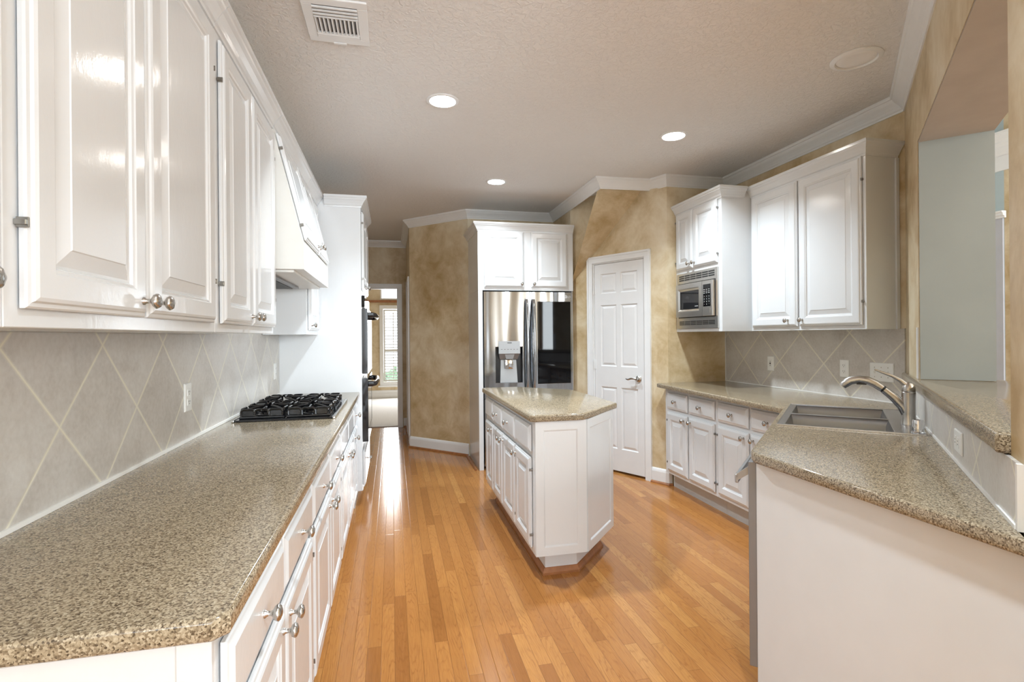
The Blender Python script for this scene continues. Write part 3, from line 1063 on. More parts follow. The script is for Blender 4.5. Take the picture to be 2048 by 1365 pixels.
for z0, z1 in ((0.02, 0.525), (0.56, 1.08)):
    d = B().slab(-0.004, OW + 0.004, z0, z1, -0.045, -0.001, [(0.06, OW - 0.06, z0 + 0.08, z1 - 0.13, [(0, 0), (0.004, 0.004)])]).build('oven_door', 'black_enamel', ov)
    B().box(0.066, OW - 0.066, -0.0435, -0.0415, z0 + 0.086, z1 - 0.136).build('door_glass', 'oven_glass', d)
    zz = z1 - 0.05
    B().tube([(0.04, -0.045, zz), (0.045, -0.075, zz), (0.08, -0.095, zz), (OW / 2, -0.105, zz), (OW - 0.08, -0.095, zz), (OW - 0.045, -0.075, zz), (OW - 0.04, -0.045, zz)], [0.022, 0.022, 0.020, 0.019, 0.020, 0.022, 0.022], 12).build('handle', 'black_plastic', d, True)

# ------------------------------------------------------------------ island
IX0, IX1, IY0, IY1 = 0.755, 1.352, 2.765, 4.262
isl = thing('kitchen_island', 'white island cabinet with clipped corners in the middle of the floor', 'kitchen island', (IX0, IY1, 0), R(-90))
# local: x runs toward the camera (world -y), y runs to world +x
IL, IW = IY1 - IY0, IX1 - IX0
c1, c2 = 0.30, 0.335        # chamfer: along width, along length
poly = [(0, 0), (IL, 0), (IL, IW - c1), (IL - c2, IW), (c2, IW), (0, IW - c1)]
B().prism(poly, TOE, CT0 - 0.001, 0.001, 1).build('body', 'enamel', isl)


def inset(poly, d):
    n = len(poly)
    out = []
    for i in range(n):
        a, b_, c_ = Vector(poly[i - 1]), Vector(poly[i]), Vector(poly[(i + 1) % n])
        n1 = Vector((-(b_ - a).y, (b_ - a).x)).normalized()
        n2 = Vector((-(c_ - b_).y, (c_ - b_).x)).normalized()
        m = n1 + n2
        m = m / m.length_squared * 2
        out.append(tuple(b_ + m * d))
    return out


tp = inset(poly, 0.075)
B().prism(tp, 0.0, 0.137).build('toe_kick', 'panel_paint', isl)
pb = tp
B().sweep(pb, [(0.0, 0.0), (0.020, 0.0), (0.019, 0.012), (0.012, 0.022), (0.006, 0.034), (0.0, 0.036)], True).build('shoe_moulding', 'oak_trim', isl)
yd = [4.225, 3.899, 3.559, 3.179, 2.812]
for i in range(4):
    x0, x1 = IY1 - yd[i] + 0.008, IY1 - yd[i + 1] - 0.008
    mid_ = (x0 + x1) / 2
    front(isl, 'drawer' if i in (1, 2) else 'false', x0, x1, 0.700, 0.848, (mid_, 0.775) if i in (1, 2) else None)
    kx = x1 - 0.035 if i in (0, 1) else x0 + 0.035
    front(isl, 'door', x0, x1, 0.166, 0.668, (kx, 0.628), 'l' if i in (0, 1) else 'r')
# framed end panels: local frame at each face


def end_panel(p, q, m0, m1, mz=0.05):
    p, q = Vector(p), Vector(q)
    L = (q - p).length
    a = math.atan2((q - p).y, (q - p).x)
    o = B().slab(0.001, L - 0.001, TOE, CT0 - 0.0015, -0.009, 0.001, [(m0, L - m1, TOE + 0.045, CT0 - mz, [(0, 0), (0.004, 0.0015), (0.009, 0.006), (0.010, 0.0065)])]).build('end_panel', 'enamel', isl)
    o.location = (p.x, p.y, 0)
    o.rotation_euler = (0, 0, a)


end_panel((IL, 0), (IL, IW - c1), 0.045, 0.05)
end_panel((IL, IW - c1), (IL - c2, IW), 0.04, 0.045)
end_panel((c2, IW), (0, IW - c1), 0.045, 0.04)
ic = [(0.722, 2.752), (0.748, 2.726), (1.030, 2.726), (1.388, 3.098), (1.388, 3.930), (1.030, 4.302), (0.748, 4.302), (0.722, 4.276)]
tag(B().prism(ic, CT0, CT1, 0.010, 3).build('island_countertop', 'counter', smooth=True, recenter=True), 'speckled tan countertop with clipped corners on the island', 'countertop')

# ------------------------------------------------------------------ refrigerator and its surround
YF = 5.165
fx0, fx1 = 0.838, XW - 0.004
fs = thing('refrigerator_surround', 'white cabinet with crown and side panel framing the steel refrigerator', 'cabinet', (fx0, YF, 0), 0)
FW, FD = fx1 - fx0, YB - YF - 0.004
B().box(0.0, 0.045, 0.0, FD, 0.0, 1.802, 0.001, 1).build('side_panel', 'enamel', fs)
B().box(0.0, FW, 0.0, FD, 1.803, 2.475, 0.001, 1).build('body', 'enamel', fs)
B().box(FW - 0.012, FW, 0.02, FD, 0.0, 1.802).build('side_panel', 'enamel', fs)
m_ = 1.3435 - fx0
front(fs, 'door', 0.063, m_ - 0.037, 1.834, 2.398, (m_ - 0.062, 1.868))
front(fs, 'door', m_ + 0.041, FW - 0.067, 1.834, 2.398, (m_ + 0.066, 1.868))
crown_part(fs, [(0, FD - 0.002), (0, 0), (FW, 0)], 2.396)
ob = B().sweep([(0.0, FD - 0.02), (0.0, 0.0)], SP).build('shoe_moulding', 'oak_trim', fs)
ob.location = (-0.014, 0, 0)

fr = thing('refrigerator', 'stainless steel french door refrigerator with black glass door and dispenser', 'refrigerator', (0.893, 5.150, 0), 0)
RW = 0.928
hg = 0.4705
B().box(0.004, RW - 0.004, 0.055, 0.66, 0.03, 1.785).build('case', 'steel_dark', fr)
for x in (0.05, RW - 0.05):
    for y in (0.1, 0.6):
        B().lathe([(0.018, 0), (0.018, 0.03)], (x, y, 0), (0, 0, 1), 12).build('foot', 'black_plastic', fr)
# doors: slightly crowned fronts
ld = B().slab(0, hg - 0.004, 0.72, 1.788, 0.0, 0.05, [(0.112, 0.397, 0.868, 1.235, [(0, 0), (0.003, 0.002), (0.01, 0.045)], False)]).build('door', 'steel', fr)
cv = B()
cv.box(0.115, 0.394, 0.044, 0.0495, 0.870, 1.233)
cv.build('dispenser_cavity', 'black_plastic', ld)
B().solid([(0.165, 0.020, 0.872), (0.345, 0.020, 0.872), (0.335, 0.040, 1.10), (0.175, 0.040, 1.10), (0.165, 0.043, 0.872), (0.345, 0.043, 0.872), (0.335, 0.043, 1.10), (0.175, 0.043, 1.10)],
          [(0, 1, 2, 3), (4, 5, 6, 7), (0, 1, 5, 4), (2, 3, 7, 6), (0, 3, 7, 4), (1, 2, 6, 5)]).build('dispenser_back', 'dispenser_grey', ld)
dp = B().solid([(0.146, -0.012, 1.165), (0.366, -0.012, 1.165), (0.366, -0.004, 1.290), (0.146, -0.004, 1.290), (0.146, 0.02, 1.165), (0.366, 0.02, 1.165), (0.366, 0.004, 1.290), (0.146, 0.004, 1.290)],
               [(0, 1, 2, 3), (4, 5, 6, 7), (0, 1, 5, 4), (2, 3, 7, 6), (0, 3, 7, 4), (1, 2, 6, 5)]).build('dispenser_panel', 'dispenser_grey', ld)
B().solid([(0.15, -0.010, 1.164), (0.362, -0.010, 1.164), (0.345, 0.03, 1.105), (0.165, 0.03, 1.105), (0.15, 0.04, 1.164), (0.362, 0.04, 1.164), (0.345, 0.042, 1.105), (0.165, 0.042, 1.105)],
          [(0, 1, 2, 3), (4, 5, 6, 7), (0, 1, 5, 4), (2, 3, 7, 6), (0, 3, 7, 4), (1, 2, 6, 5)]).build('dispenser_hood', 'steel_dark', ld)
B().solid([(0.208, -0.006, 1.160), (0.308, -0.006, 1.160), (0.294, 0.0, 1.110), (0.222, 0.0, 1.110), (0.208, 0.02, 1.160), (0.308, 0.02, 1.160), (0.294, 0.03, 1.110), (0.222, 0.03, 1.110)],
          [(0, 1, 2, 3), (4, 5, 6, 7), (0, 1, 5, 4), (2, 3, 7, 6), (0, 3, 7, 4), (1, 2, 6, 5)]).build('dispenser_spout', 'dispenser_grey', ld)
B().box(0.216, 0.300, 0.012, 0.018, 1.010, 1.104, 0.004, 2).build('dispenser_paddle', 'chrome', ld, True)
for k in range(6):
    xk = 0.176 + 0.032 * k
    B().box(xk - 0.007, xk + 0.007, -0.0112, -0.0095, 1.205, 1.210).build('panel_mark', 'dark_print', ld)
B().box(0.235, 0.28, -0.0068, -0.0052, 1.268, 1.278).build('panel_mark', 'dark_print', ld)
rd = B().slab(hg + 0.004, RW, 0.72, 1.788, 0.0, 0.05, [(0.552, 0.908, 0.850, 1.692, [(0, 0), (0.002, -0.001)], False)]).build('door', 'steel', fr)
B().rings(0.553, 0.907, 0.851, 1.691, [(0, 0.004), (0, -0.003), (0.003, -0.004)]).build('glass_panel', 'black_glass', rd)
lx, lz = 0.858, 1.742
ring_ = B()
ring_.lathe([(0.0165, 0.0), (0.0165, 0.0012), (0.0, 0.0014)], (lx, 0.0, lz), (0, -1, 0), 28)
ring_.build('logo_disc', 'white_print', rd)
RX = Matrix.Rotation(R(90), 4, 'X')
text_part('logo_mark', 'LG', 0.015, rd, Matrix.Translation((lx, -0.0016, lz)) @ RX, 'dark_print')
text_part('logo_letters', 'LG', 0.026, rd, Matrix.Translation((lx + 0.038, -0.0005, lz)) @ RX, 'white_print')
fz = B().slab(0, RW, 0.06, 0.708, 0.0, 0.05).build('freezer_drawer', 'steel', fr)
B().tube([(0.08, 0.0, 0.63), (0.08, -0.045, 0.63), (RW / 2, -0.055, 0.63), (RW - 0.08, -0.045, 0.63), (RW - 0.08, 0.0, 0.63)], 0.013, 12).build('handle', 'steel', fz, True)


def fhandle(x, parent):
    pts, rad = [], []
    n = 14
    for k in range(n + 1):
        s_ = k / n
        z = 0.76 + s_ * 0.95
        y = -0.012 - 0.046 * math.sin(math.pi * min(1, max(0, s_))) ** 0.5
        pts.append((x, y, z))
        rad.append(0.0165)
    b = B().tube(pts, rad, 12)
    b.tube([(x, 0.0, 0.762), (x, -0.014, 0.762)], 0.016, 12).tube([(x, 0.0, 1.708), (x, -0.014, 1.708)], 0.016, 12)
    return b.build('handle', 'steel', parent, True)


fhandle(hg - 0.035, ld)
fhandle(hg + 0.037, rd)
B().box(hg - 0.003, hg + 0.003, 0.012, 0.052, 0.73, 1.78).build('door_gasket', 'slot_dark', fr)

# ------------------------------------------------------------------ right run
RRZ = R(-90)
XRB = 2.345
DRB = XR - XRB - 0.004
for lab, yf, yn in (('white base cabinet at the far end of the right counter beside the pantry wall', 4.20, 3.448), ('white base cabinet in the right run nearest the sink', 3.446, 2.70)):
    W = yf - yn
    m = W / 2
    base_cab('base_cabinet', lab, (XRB, yf, 0), RRZ, W, DRB, 'base cabinets under the right counter', [
        ('drawer', 0.05 if yf > 4 else 0.02, m - 0.012, *WZ, (m / 2 + 0.01, 0.772)), ('drawer', m + 0.012, W - 0.02, *WZ, (m * 1.5, 0.772)),
        ('door', 0.05 if yf > 4 else 0.02, m - 0.010, *DZ, (m - 0.05, 0.632), 'l'), ('door', m + 0.010, W - 0.02, *DZ, (m + 0.05, 0.632), 'r')])

# diagonal run: sink cabinet, dishwasher, end panel
OF = 0.600
XPEN = 1.31
LD = R(180 + 45)
s_in = (XRB + 0.0 - P0.x + S2 * OF) / S2 - 0.03
s_pen = (XPEN - P0.x + S2 * OF) / S2
p_ = dg(s_in, OF)
WS = s_in - s_pen - 0.618
sk = base_cab('sink_cabinet', 'white two-door cabinet below the kitchen sink beside the dishwasher', (p_[0], p_[1], 0), LD, WS, 0.016, None, [
    ('false', 0.02, WS - 0.02, *WZ), ('door', 0.02, WS / 2 - 0.006, *DZ, (WS / 2 - 0.05, 0.632)), ('door', WS / 2 + 0.006, WS - 0.02, *DZ, (WS / 2 + 0.05, 0.632))])
p_ = dg(s_pen + 0.603, OF)
dw = thing('dishwasher', 'steel dishwasher seen edge-on at the end of the sink counter', 'dishwasher', (p_[0], p_[1], 0), LD)
B().box(0.004, 0.570, 0.002, 0.53, 0.10, 0.868).build('case', 'steel_dark', dw)
dd = B().box(0.002, 0.600, -0.028, 0.0, 0.105, 0.868, 0.003, 2).build('door', 'steel_dark', dw)
hb_ = B().box(0.03, 0.572, -0.080, -0.066, 0.775, 0.808, 0.004, 2)
for hx in (0.030, 0.558):
    hb_.solid([(hx, -0.0285, 0.845), (hx + .014, -0.0285, 0.845), (hx + .014, -0.0285, 0.815), (hx, -0.0285, 0.815), (hx, -0.074, 0.808), (hx + .014, -0.074, 0.808), (hx + .014, -0.070, 0.785), (hx, -0.070, 0.785)],
              [(0, 1, 2, 3), (4, 5, 6, 7), (0, 1, 5, 4), (1, 2, 6, 5), (2, 3, 7, 6), (3, 0, 4, 7)])
hb_.build('handle', 'dishwasher_steel', dd)
B().box(0.01, 0.59, 0.03, 0.05, 0.0, 0.10).build('toe_kick', 'black_plastic', dw)
y_end = dg((XPEN - P0.x) / S2)[1]
pe = dg(s_pen, OF)
tag(B().prism([(XPEN, pe[1]), (XPEN, y_end + 0.001), (XPEN + 0.018, y_end + 0.019), (XPEN + 0.018, pe[1] + 0.018)], 0.0, CT0 - 0.001).build('peninsula_end_panel', 'panel_paint', recenter=True),
    'plain white end panel closing the sink peninsula beside the dishwasher', 'panel')

# right counter with the sink cut-out
OC = 0.617
cfar, cnear = (2.282, YP - 0.003), (2.205, 0)
a1 = dg(0, OC)
# inner corner: line x-y = k meets slanted front edge
kk = a1[0] - a1[1]
yi = (2.20 - kk)
xi = 2.205
xt = 1.272
pen = (xt, xt - kk)
rc = [cfar, (xi, xi - kk), (pen[0] + 0.022, pen[1] + 0.022), (pen[0], pen[1] - 0.022), (xt, dg((xt - P0.x) / S2)[1] + 0.006), dg(S_COR, 0.0035), (XR - 0.003, dg(S_COR)[1] + 0.006), (XR - 0.003, YP - 0.003)]
ctop = B().prism(rc, CT0, CT1, 0.009, 3).build('countertop', 'counter', smooth=True)
# sink frame: local x along the wall toward the camera, local y to the bar wall
sa_, sb_ = Vector((1.785, 2.089)), Vector((2.400, 2.675))
SC_ = Vector(dg((sa_.x + sb_.x) / 2 / S2 * 0 + 0, 0))
s_a = ((sa_ - P0).dot(Vector((S2, S2))))
s_b = ((sb_ - P0).dot(Vector((S2, S2))))
s_m = (s_a + s_b) / 2
SL = 0.838
SWD = 0.558
o_front = 0.592
o_m = o_front - SWD / 2
c_ = dg(s_m, o_m)
cut = B().box(-SL / 2 + 0.03, SL / 2 - 0.03, -SWD / 2 + 0.025, SWD / 2 - 0.06, -0.2, 0.2).build('cutter', 'counter')
cut.location = (c_[0], c_[1], CT0)
cut.rotation_euler = (0, 0, LD)
bo = ctop.modifiers.new('cut', 'BOOLEAN')
bo.operation = 'DIFFERENCE'
bo.object = cut
bo.solver = 'EXACT'
bpy.context.view_layer.update()
me = bpy.data.meshes.new_from_object(ctop.evaluated_get(bpy.context.evaluated_depsgraph_get()))
ctop.modifiers.clear()
ctop.data = me
bpy.data.objects.remove(cut)
tag(ctop, 'angled speckled tan countertop holding the steel sink on the right side', 'countertop')

sn = thing('kitchen_sink', 'stainless double basin drop-in sink in the angled right counter', 'sink', (c_[0], c_[1], CT1), LD)
# rim plate with two holes, basins below
bx = [(-SL / 2 + 0.035, -0.012), (0.012, SL / 2 - 0.035)]
by0, by1 = -SWD / 2 + 0.03, SWD / 2 - 0.10
BAS = [(0, 0), (0.004, 0.004), (0.012, 0.03), (0.022, 0.165), (0.05, 0.182), (0.055, 0.183)]
tmp = B().slab(-SL / 2, SL / 2, -SWD / 2, SWD / 2, -0.0045, -0.0005, [(x0, x1, by0, by1, [(0, 0), (0.004, 0.002)], False) for x0, x1 in bx], False)
bmesh.ops.transform(tmp.bm, matrix=Matrix(((1, 0, 0, 0), (0, 0, 1, 0), (0, -1, 0, 0), (0, 0, 0, 1))), verts=tmp.bm.verts)
# raised rolled edge
tmp.tube([(-SL / 2 + .003, -SWD / 2 + .003, 0.0035), (SL / 2 - .003, -SWD / 2 + .003, 0.0035), (SL / 2 - .003, SWD / 2 - .003, 0.0035), (-SL / 2 + .003, SWD / 2 - .003, 0.0035)], 0.0035, 8, True)
tmp.bm.faces.ensure_lookup_table()
tmp.build('rim', 'steel_sink', sn)
for x0, x1 in bx:
    bb_ = B().rings(x0, x1, by0, by1, BAS)
    bmesh.ops.transform(bb_.bm, matrix=Matrix(((1, 0, 0, 0), (0, 0, 1, 0), (0, -1, 0, 0), (0, 0, 0, 1))), verts=bb_.bm.verts)
    bmesh.ops.translate(bb_.bm, vec=(0, 0, 0.0035), verts=bb_.bm.verts)
    ba = bb_.build('basin', 'steel_basin', sn, True, angle=50)
    B().lathe([(0.045, 0.0), (0.045, 0.003), (0.03, 0.001), (0.0, 0.0005)], ((x0 + x1) / 2, (by0 + by1) / 2, -0.179), (0, 0, 1), 24).build('drain', 'chrome', ba, True)

# faucet: local x along wall toward the camera, -y to the front
fp = Vector((2.322, 1.950))
fc = thing('faucet', 'brushed nickel pull-out faucet behind the sink', 'faucet', (fp.x, fp.y, CT1 + 0.0045), LD)
B().lathe([(0.031, 0.0), (0.031, 0.006), (0.0285, 0.012), (0.0275, 0.05), (0.027, 0.10), (0.0275, 0.135), (0.028, 0.150), (0.0265, 0.152)], (0, 0, 0), (0, 0, 1), 28).build('body', 'nickel', fc, True)
B().tube([(0, 0.0, 0.035), (0, -0.022, 0.085), (0, -0.055, 0.125), (0, -0.083, 0.150), (0, -0.092, 0.158)], [0.022, 0.022, 0.020, 0.018, 0.0175], 16).build('spout_neck', 'nickel', fc, True)
B().tube([(0, -0.0925, 0.1585), (0, -0.0985, 0.1635)], 0.0165, 16).build('spout_ring', 'black_plastic', fc, True)
sp_ = B().tube([(0, -0.099, 0.164), (0, -0.125, 0.184), (0, -0.155, 0.199), (0, -0.19, 0.204), (0, -0.225, 0.196), (0, -0.250, 0.178), (0, -0.258, 0.168)], [0.0175, 0.019, 0.019, 0.0185, 0.020, 0.0195, 0.0165], 16).build('spray_head', 'nickel', fc, True)
B().box(-0.008, 0.008, -0.20, -0.16, 0.178, 0.186, 0.002, 2).build('spray_button', 'black_plastic', sp_)
B().lathe([(0.0265, 0.153), (0.0275, 0.156), (0.0265, 0.172), (0.021, 0.188), (0.010, 0.198), (0.0, 0.200)], (0, 0, 0), (0, 0, 1), 28).build('handle_cap', 'nickel', fc, True)
B().tube([(0, -0.004, 0.180), (0, -0.030, 0.205), (0, -0.060, 0.224), (0, -0.100, 0.240), (0, -0.128, 0.252)], [0.020, 0.015, 0.011, 0.0085, 0.005], 14, flat=0.7).build('lever', 'nickel', fc, True)
ag = thing('air_gap_cap', 'small chrome air gap cap beside the faucet on the sink rim', 'sink fitting', (2.172, 1.782, CT1 + 0.0045), 0)
B().lathe([(0.026, 0), (0.026, 0.004), (0.0215, 0.007), (0.0215, 0.050), (0.019, 0.056), (0.0, 0.057)], (0, 0, 0), (0, 0, 1), 28).build('cap', 'chrome', ag, True)
# right backsplash, bar tile
o = B().box(XR - 0.009, XR - 0.0005, dg(S_COR)[1] + 0.004, YP - 0.001, CT1 + 0.0005, 1.369).build('tile_backsplash', 'tile_right', recenter=True)
tag(o, 'diagonal stone tile backsplash under the right upper cabinets', 'backsplash')
ylen = YP - dg(S_COR)[1] - 0.005
B().box(-0.0055, 0.004, -ylen / 2, ylen / 2, 0.0, 0.007).build('caulk_line', 'caulk', o)
B().box(-0.0062, 0.004, ylen / 2 - 0.010, ylen / 2, 0.0075, 0.45).build('caulk_line', 'caulk', o)
o = B().prism(dpoly(-0.10, S_COR - 0.012, 0.0005, 0.009), CT1 + 0.0005, 1.0595).build('bar_tile_backsplash', 'tile_bar')
tag(o, 'low strip of stone tile below the raised bar behind the faucet', 'backsplash')
B().prism(dpoly(-0.10, S_COR - 0.015, 0.0092, 0.014), CT1 + 0.0005, CT1 + 0.010).build('caulk_line', 'caulk', o)
B().prism(dpoly(-0.115, -0.10, 0.0006, 0.012), CT1 + 0.0005, 1.0595).build('caulk_line', 'caulk', o)
# raised bar top
bar = [dg(0.0 - 0.010, 0.028), dg(S_COR - 0.045, 0.028), dg(S_COR - 0.015, 0.002), dg(1.651, 0.002), dg(1.640, -0.002), dg(1.640, -TH - 0.002), dg(1.75, -TH - .003), dg(1.75, -TH - 0.16), dg(-0.10, -TH - 0.16), dg(-0.10, -TH - .003), dg(-0.010, -TH - 0.002)]
tag(B().prism(bar, 1.061, 1.111, 0.012, 4).build('bar_countertop', 'counter', smooth=True), 'raised speckled tan bar top in the pass-through opening above the sink', 'countertop')

plate('outlet', 'white jack plate on the right tile nearest the microwave', (XR - 0.0095, 3.645, 1.105), RRZ, kind='jack')
plate('outlet', 'white duplex outlet on the right tile between the jack plate and the triple switch', (XR - 0.0095, 2.94, 1.105), RRZ, kind='outlet')
plate('light_switch', 'white triple toggle switch plate on the right tile behind the faucet', (XR - 0.0095, 2.665, 1.098), RRZ, w=0.163, kind='switch')
q_ = dg(0.545, 0.0095)
pl = plate('outlet', 'white outlet plate on the low tile strip below the raised bar', (q_[0], q_[1], 0.992), LD, w=0.115, h=0.072, kind='none')
for x in (-0.022, 0.022):
    f = B().rings(x - 0.014, x + 0.014, -0.017, 0.017, [(0, -0.0064), (0.001, -0.0085)]).build('receptacle', 'plastic_white', pl)
    B().box(x - 0.004, x + 0.004, -0.0089, -0.008, 0.004, 0.0065).box(x - 0.004, x + 0.004, -0.0089, -0.008, -0.0065, -0.004).build('slot', 'slot_dark', f)

# ------------------------------------------------------------------ right upper cabinets and microwave
XM = 2.482
YM1 = 3.572
ZR0, ZR1 = 1.366, 2.475
mc = thing('microwave_cabinet', 'white upper cabinet with two small doors above the built-in microwave', 'cabinet', (XM, YP - 0.004, 0), RRZ)
MW = YP - 0.004 - YM1
MD = XR - XM - 0.004
B().slab(0, MW, ZR0, ZR1, 0.0, MD, [(0.028, MW - 0.040, 1.392, 1.872, [(0, 0), (0, 0.4)])]).build('body', 'enamel', mc)
mm = YP - 0.004 - 3.955
front(mc, 'door', 0.018, mm - 0.004, 1.905, 2.402, (mm - 0.035, 1.945), 'l')
front(mc, 'door', mm + 0.004, MW - 0.045, 1.905, 2.402, (mm + 0.038, 1.945), 'r')
crown_part(mc, [(0, 0), (MW, 0), (MW, 0.195)], ZR1 - 0.078)
mw = thing('microwave', 'steel built-in microwave with vented trim below the small cabinet doors', 'microwave', (XM, YP - 0.004 - 0.029, 1.393), RRZ)
XW2 = MW - 0.070
ZM = 0.478
B().box(0.03, XW2 - 0.03, 0.004, 0.36, 0.05, ZM - 0.06).build('case', 'steel_dark', mw)
tr = B().slab(0, XW2, 0, ZM, -0.012, 0.002, [(0.022, XW2 - 0.022, 0.088, ZM - 0.088, [(0, 0), (0, 0.013)], True)]).build('trim_kit', 'steel_brushed', mw)


def grille(z0, z1, rows):
    g = B()
    ncol = 6
    wv_ = (XW2 - 0.07) / ncol
    hr = (z1 - z0) / rows
    for i in range(ncol):
        for j in range(rows):
            g.box(0.035 + i * wv_ + 0.004, 0.035 + (i + 1) * wv_ - 0.004, -0.0135, -0.0121, z0 + j * hr + hr * .18, z0 + (j + 1) * hr - hr * .18)
    return g.build('vent_slots', 'slot_dark', tr)


grille(ZM - 0.068, ZM - 0.016, 3)
grille(0.028, 0.066, 3)
ux0, ux1, uz0, uz1 = 0.032, XW2 - 0.032, 0.098, ZM - 0.098
B().box(ux0 - 0.008, ux1 + 0.008, -0.0105, -0.004, uz0 - 0.006, uz1 + 0.008).build('front_surround', 'slot_dark', mw)
pw = ux1 - 0.135
md = B().slab(ux0, pw, uz0, uz1, -0.042, -0.011, [(ux0 + 0.028, pw - 0.040, uz0 + 0.045, uz1 - 0.040, [(0, 0), (0.006, 0.001), (0.020, 0.012), (0.021, 0.012)], True)]).build('door', 'steel_brushed', mw)
B().rings(ux0 + 0.050, pw - 0.062, uz0 + 0.067, uz1 - 0.062, [(0, -0.029), (0, -0.0325), (0.002, -0.033)]).build('door_window', 'oven_glass', md)
ct = B().box(pw + 0.002, ux1, -0.042, -0.011, uz0, uz1, 0.002, 1).build('control_housing', 'steel_brushed', mw)
B().box(pw + 0.020, ux1 - 0.018, -0.044, -0.0421, uz0 + 0.075, uz1 - 0.03).build('keypad', 'black_glass', ct)
B().box(pw + 0.024, ux1 - 0.022, -0.0448, -0.0421, uz0 + 0.022, uz0 + 0.060, 0.001, 1).build('open_button', 'steel_brushed', ct)
kz = uz0 + 0.09
keys = ['1', '2', '3', '4', '5', '6', '7', '8', '9', 'A', '0', 'B']
kw = (ux1 - 0.018) - (pw + 0.020)
for rr in range(4):
    for cc in range(3):
        text_part('key_digit', '789456123 0 '[rr * 3 + cc] if False else ['1', '2', '3', '4', '5', '6', '7', '8', '9', '•', '0', '•'][rr * 3 + cc], 0.014, ct,
                  Matrix.Translation((pw + 0.020 + kw * (cc + 0.5) / 3, -0.0445, uz0 + 0.155 - rr * 0.021)) @ RX, 'white_print')
km = B()
for rr in range(3):
    for cc in range(3):
        cx = pw + 0.020 + kw * (cc + 0.5) / 3
        km.box(cx - 0.009, cx + 0.009, -0.0446, -0.0441, uz0 + 0.18 + rr * 0.014, uz0 + 0.184 + rr * 0.014)
km.build('key_marks', 'white_print', ct)
B().box(pw - 0.115, pw - 0.070, -0.0338, -0.0331, uz0 + 0.085, uz0 + 0.089).build('door_print', 'white_print', md)

XD = 2.742
dc = thing('upper_cabinet', 'tall white upper cabinet with two doors right of the microwave cabinet', 'cabinet', (XD, YM1 - 0.001, 0), RRZ)
DW = YM1 - 0.001 - 2.555
DD = XR - XD - 0.004
B().box(0, DW, 0, DD, ZR0, ZR1, 0.0015, 1).build('body', 'enamel', dc)
s1 = YM1 - 3.084
front(dc, 'door', 0.018, s1 - 0.003, 1.392, 2.402, (s1 - 0.085, 1.437))
front(dc, 'door', s1 + 0.014, DW - 0.022, 1.392, 2.402, (s1 + 0.05, 1.437), 'r')
crown_part(dc, [(0.0, 0), (DW, 0), (DW, DD - 0.002)], ZR1 - 0.078)
B().box(DW - 0.002, DW + 0.010, DD - 0.022, DD, ZR0, ZR1 - 0.08).build('scribe_strip', 'enamel', dc)

# ------------------------------------------------------------------ ceiling fittings
for k, (x, y, lab) in enumerate(((0.305, 3.14, 'lit round recessed ceiling light above the floor between left counter and island'), (1.955, 3.36, 'lit round recessed ceiling light nearest the microwave cabinet'), (0.937, 4.69, 'lit round recessed ceiling light before the refrigerator, farthest of the three'))):
    r = thing('recessed_light', lab, 'ceiling light', (x, y, CEIL), 0, 'recessed ceiling lights')
    B().lathe([(0.096, 0.0), (0.096, -0.003), (0.088, -0.007), (0.078, -0.007), (0.074, -0.0015), (0.074, -0.0005)], (0, 0, -0.0005), (0, 0, 1), 36).build('trim_ring', 'trim_paint', r, True)
    B().lathe([(0.073, -0.004), (0.05, -0.009), (0.0, -0.011)], (0, 0, 0), (0, 0, 1), 32).build('lamp', 'lamp_glow', r, True)
    la = area('ceiling_disk_light', (x, y, CEIL - 0.022), (x, y, 0), 0.13, 0.13, (22, 20, 13)[k], (0.79, 0.91, 1.0), 'DISK', 122)
    la.parent = None
r = thing('recessed_light', 'large unlit round ceiling fitting near the crown above the bar', 'ceiling light', (2.335, 2.225, CEIL), 0, 'recessed ceiling lights')
B().lathe([(0.118, 0.0), (0.118, -0.004), (0.110, -0.009), (0.096, -0.011), (0.092, -0.006), (0.091, -0.0005)], (0, 0, -0.0003), (0, 0, 1), 40).build('trim_ring', 'trim_paint', r, True)
B().lathe([(0.090, -0.002), (0.075, -0.008), (0.055, -0.006), (0.0, -0.005)], (0, 0, 0), (0, 0, 1), 36).build('lens', 'lens_white', r, True)

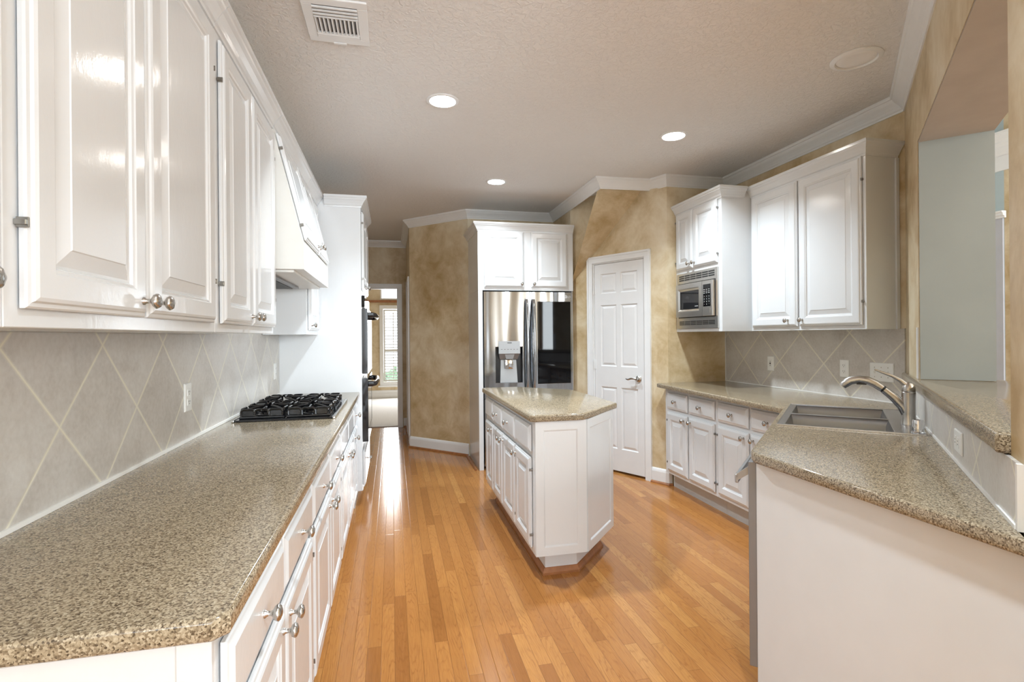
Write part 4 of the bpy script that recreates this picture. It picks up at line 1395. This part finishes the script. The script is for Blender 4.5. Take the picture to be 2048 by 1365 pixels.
vt = thing('ceiling_vent', 'white louvered air vent in the ceiling near the left upper cabinets', 'ceiling vent', (-0.229, 2.445, CEIL), 0)
vw, vl = 0.135, 0.165
b = B()
b.box(-vw, vw, -vl, -vl + 0.045, -0.010, -0.0005, 0.002, 1).box(-vw, vw, vl - 0.045, vl, -0.010, -0.0005, 0.002, 1)
b.box(-vw, -vw + 0.042, -vl + .045, vl - .045, -0.010, -0.0005, 0.002, 1).box(vw - 0.042, vw, -vl + .045, vl - .045, -0.010, -0.0005, 0.002, 1)
b.build('frame', 'trim_paint', vt)
B().box(-vw + .04, vw - .04, -vl + .04, vl - .04, -0.002, -0.0006).build('backing', 'slot_dark', vt)
lv = B()
ix0, ix1 = -vw + 0.042, vw - 0.042
for k in range(11):
    x = ix0 + 0.006 + (ix1 - ix0 - 0.012) * k / 10
    lv.solid([(x - .004, -0.035, -.013), (x + .001, -0.035, -.013), (x + .006, -0.035, -.002), (x + .001, -0.035, -.002), (x - .004, 0.085, -.013), (x + .001, 0.085, -.013), (x + .006, 0.085, -.002), (x + .001, 0.085, -.002)],
             [(0, 1, 2, 3), (4, 5, 6, 7), (0, 1, 5, 4), (1, 2, 6, 5), (2, 3, 7, 6), (3, 0, 4, 7)])
for y in (-0.112, -0.088, -0.064, 0.095):
    lv.box(ix0, ix1, y, y + 0.010, -0.013, -0.006)
lv.box(ix0, ix1, -0.042, -0.034, -0.013, -0.003).box(ix0, ix1, 0.085, 0.120, -0.012, -0.003)
lv.build('louvers', 'trim_paint', vt)
B().box(-0.03, 0.03, 0.156, 0.172, -0.014, -0.010, 0.002, 1).build('lever', 'trim_paint', vt)

# shrub outside the bedroom window
random.seed(3)
b = B()
for k in range(60):
    c = Vector((random.uniform(-0.9, 1.4), random.uniform(14.0, 14.8), random.uniform(0.0, 0.55)))
    bmesh.ops.create_icosphere(b.bm, subdivisions=1, radius=random.uniform(0.08, 0.2), matrix=Matrix.Translation(c) @ Matrix.Scale(random.uniform(.6, 1.2), 4))
o = b.build('garden_shrub', 'shrub_green', recenter=True)
tag(o, 'green garden shrub seen through the louvers of the far bedroom window', 'shrub')
